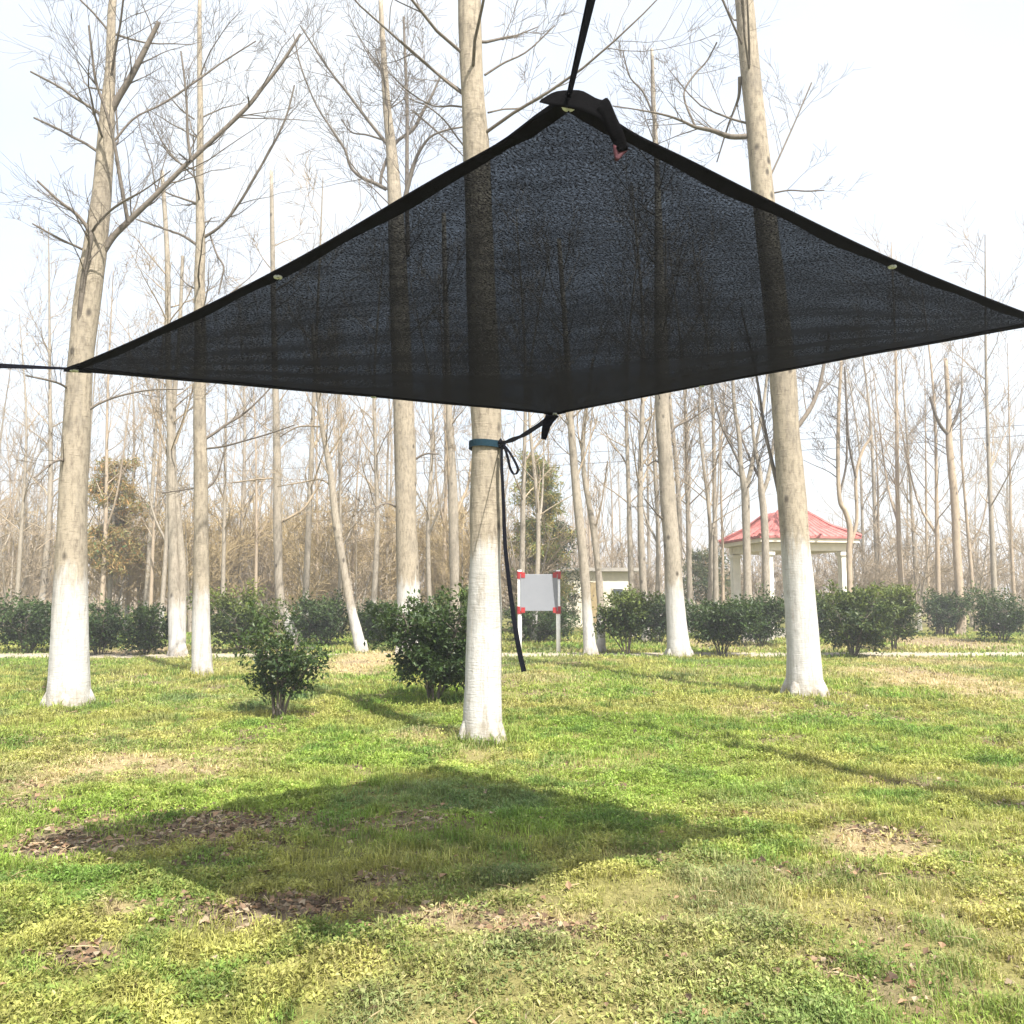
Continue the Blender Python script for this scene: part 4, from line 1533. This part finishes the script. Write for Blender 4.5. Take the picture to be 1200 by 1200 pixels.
sheet_patch(mb, np.stack([a * (1 - f) + b * f - ORG for f in np.linspace(0, 1, 4)]), .003)
tipo = mb.build('flap_tip', M['flaptip'], flap)
tipo['label'] = 'dark maroon tip of the hanging flap'

# ------------------------------------------------------------------ straps
YT = gpt(565, 866)[1]
band_c = at(570, 522, YT)
tr = 36 * YT / FPX / 2
root = empty('tie_strap', band_c, 'blue and black webbing strap tying the sheet to the middle tree', 'strap')
mb = MB()
t_ = np.linspace(0, 2 * math.pi, 33)
rr_ = tr * 1.10 + .006
P = np.stack([np.cos(t_) * rr_, np.sin(t_) * rr_, .006 * np.sin(2 * t_)], 1)
mb.ribbon(P, .062, (0, 0, 1), .006)
mb.build('band', M['band'], root, smooth=False)
kn = np.array([tr * .92, -tr * .62, 0])
far = F_ - band_c
mb = MB()
P = smooth_line([kn, kn * .5 + far * .5 + [0, 0, -.03], far + [0, 0, -.004]], 14)
w = np.array([.05, .042, .032, .045, .05, .04, .03, .045, .05, .045, .04, .045, .05, .05])
sd = np.stack([np.zeros(14), .3 * np.sin(np.arange(14)), np.ones(14)], 1)
mb.ribbon(P, w * .8, sd, .004)
mb.build('line', M['strap'], root, smooth=False)
mb = MB()                                           # knot
mb.tube([kn + [-.03, -.01, .0], kn + [0, -.03, .02], kn + [.03, -.02, -.01], kn + [.02, .0, -.035], kn + [-.015, -.03, -.03]], [.02, .028, .027, .022, .015], 8)
mb.build('knot', M['strap'], root)
mb = MB()                                           # hanging loop


def T(px, py, dy=0.0):
    return at(px, py, YT - tr + dy) - band_c


P = smooth_line([T(590, 521), T(597, 530, -.03), T(604, 542, -.05), T(607, 551, -.05), T(603, 556, -.03), T(598, 549, .0), T(595, 536, .02), T(591, 523, .02)], 30)
mb.ribbon(P, .024, (1, .45, .2), .004)
mb.build('loop', M['strap'], root, smooth=False)
mb = MB()                                           # long tail
P = smooth_line([T(588, 524), T(588, 545, -.02), T(590, 590, -.03), T(592, 640, -.04), T(597, 685, -.04), T(603, 730, -.05), T(609, 765, -.05), T(614, 787, -.05)], 34)
sd = np.stack([np.cos(np.linspace(1.1, .2, 34)), np.sin(np.linspace(1.1, .2, 34)), np.zeros(34)], 1)
mb.ribbon(P, np.linspace(.040, .046, 34), sd, .004)
mb.build('tail', M['strap'], root, smooth=False)
mb = MB()                                           # short free end under the far corner
P = smooth_line([F_ - band_c + [-.01, 0, -.0], at(641, 497, 5.0) - band_c, at(637, 515, 5.0) - band_c], 8)
mb.ribbon(P, np.array([.075, .07, .062, .056, .05, .045, .04, .03]), (1, .2, 0), .004)
mb.build('free_end', M['strap'], root, smooth=False)


def tie(label, corner, foot, z, rad, wide=.024, twist=None):
    tgt = np.array([foot[0], foot[1], z])
    d = corner - tgt
    d[2] = 0
    d /= np.linalg.norm(d)
    root = empty('tie_strap', tgt, label, 'strap')
    mb = MB()
    t_ = np.linspace(0, 2 * math.pi, 25)
    mb.ribbon(np.stack([np.cos(t_) * rad, np.sin(t_) * rad, 0 * t_], 1), .05, (0, 0, 1), .006)
    mb.build('band', M['band'], root, smooth=False)
    a = d * rad
    e = corner - tgt
    P = smooth_line([a, a * .5 + e * .5 + [0, 0, -.015], e], 16)
    mb = MB()
    k = np.arange(16)
    side = np.stack([np.ones(16) * .9 * abs(d[1]) + .2 * np.sin(k), .2 * np.cos(k * .8) + abs(d[0]) * .3, abs(d[0]) * np.ones(16)], 1)
    if twist is not None:
        side = np.tile(np.array(twist), (16, 1))
    mb.ribbon(P, wide * np.clip(np.arange(16) * -.25 + 4.1, .35, 1), side, .004)
    mb.build('line', M['strap'], root, smooth=False)


tie('dark navy strap rising from the near corner of the shade sheet', N_ + [0, 0, .004], A_BACK, 3.04, .15, .056, (.46, .14, .58))
tie('dark strap running off from the left corner of the shade sheet', L_ + [0, 0, .004], A_LEFT, 2.22, .15)
tie('dark strap running off from the right corner of the shade sheet', Rr + [0, 0, .004], A_RIGHT, 2.42, .15)

# ------------------------------------------------------------------ thin spring haze over the whole place
mb = MB()
mb.box((0, 550, 9.5), (1900, 2000, 23))
t = NT('pale_haze')
pv = t.n('VolumePrincipled')
pv.inputs['Color'].default_value = (.93, .95, 1.0, 1)
pv.inputs['Density'].default_value = .0031
pv.inputs['Anisotropy'].default_value = 0.2
t.l(pv.outputs[0], t.out.inputs['Volume'])
tag(mb.build('haze', t.m, smooth=False), kind='stuff')
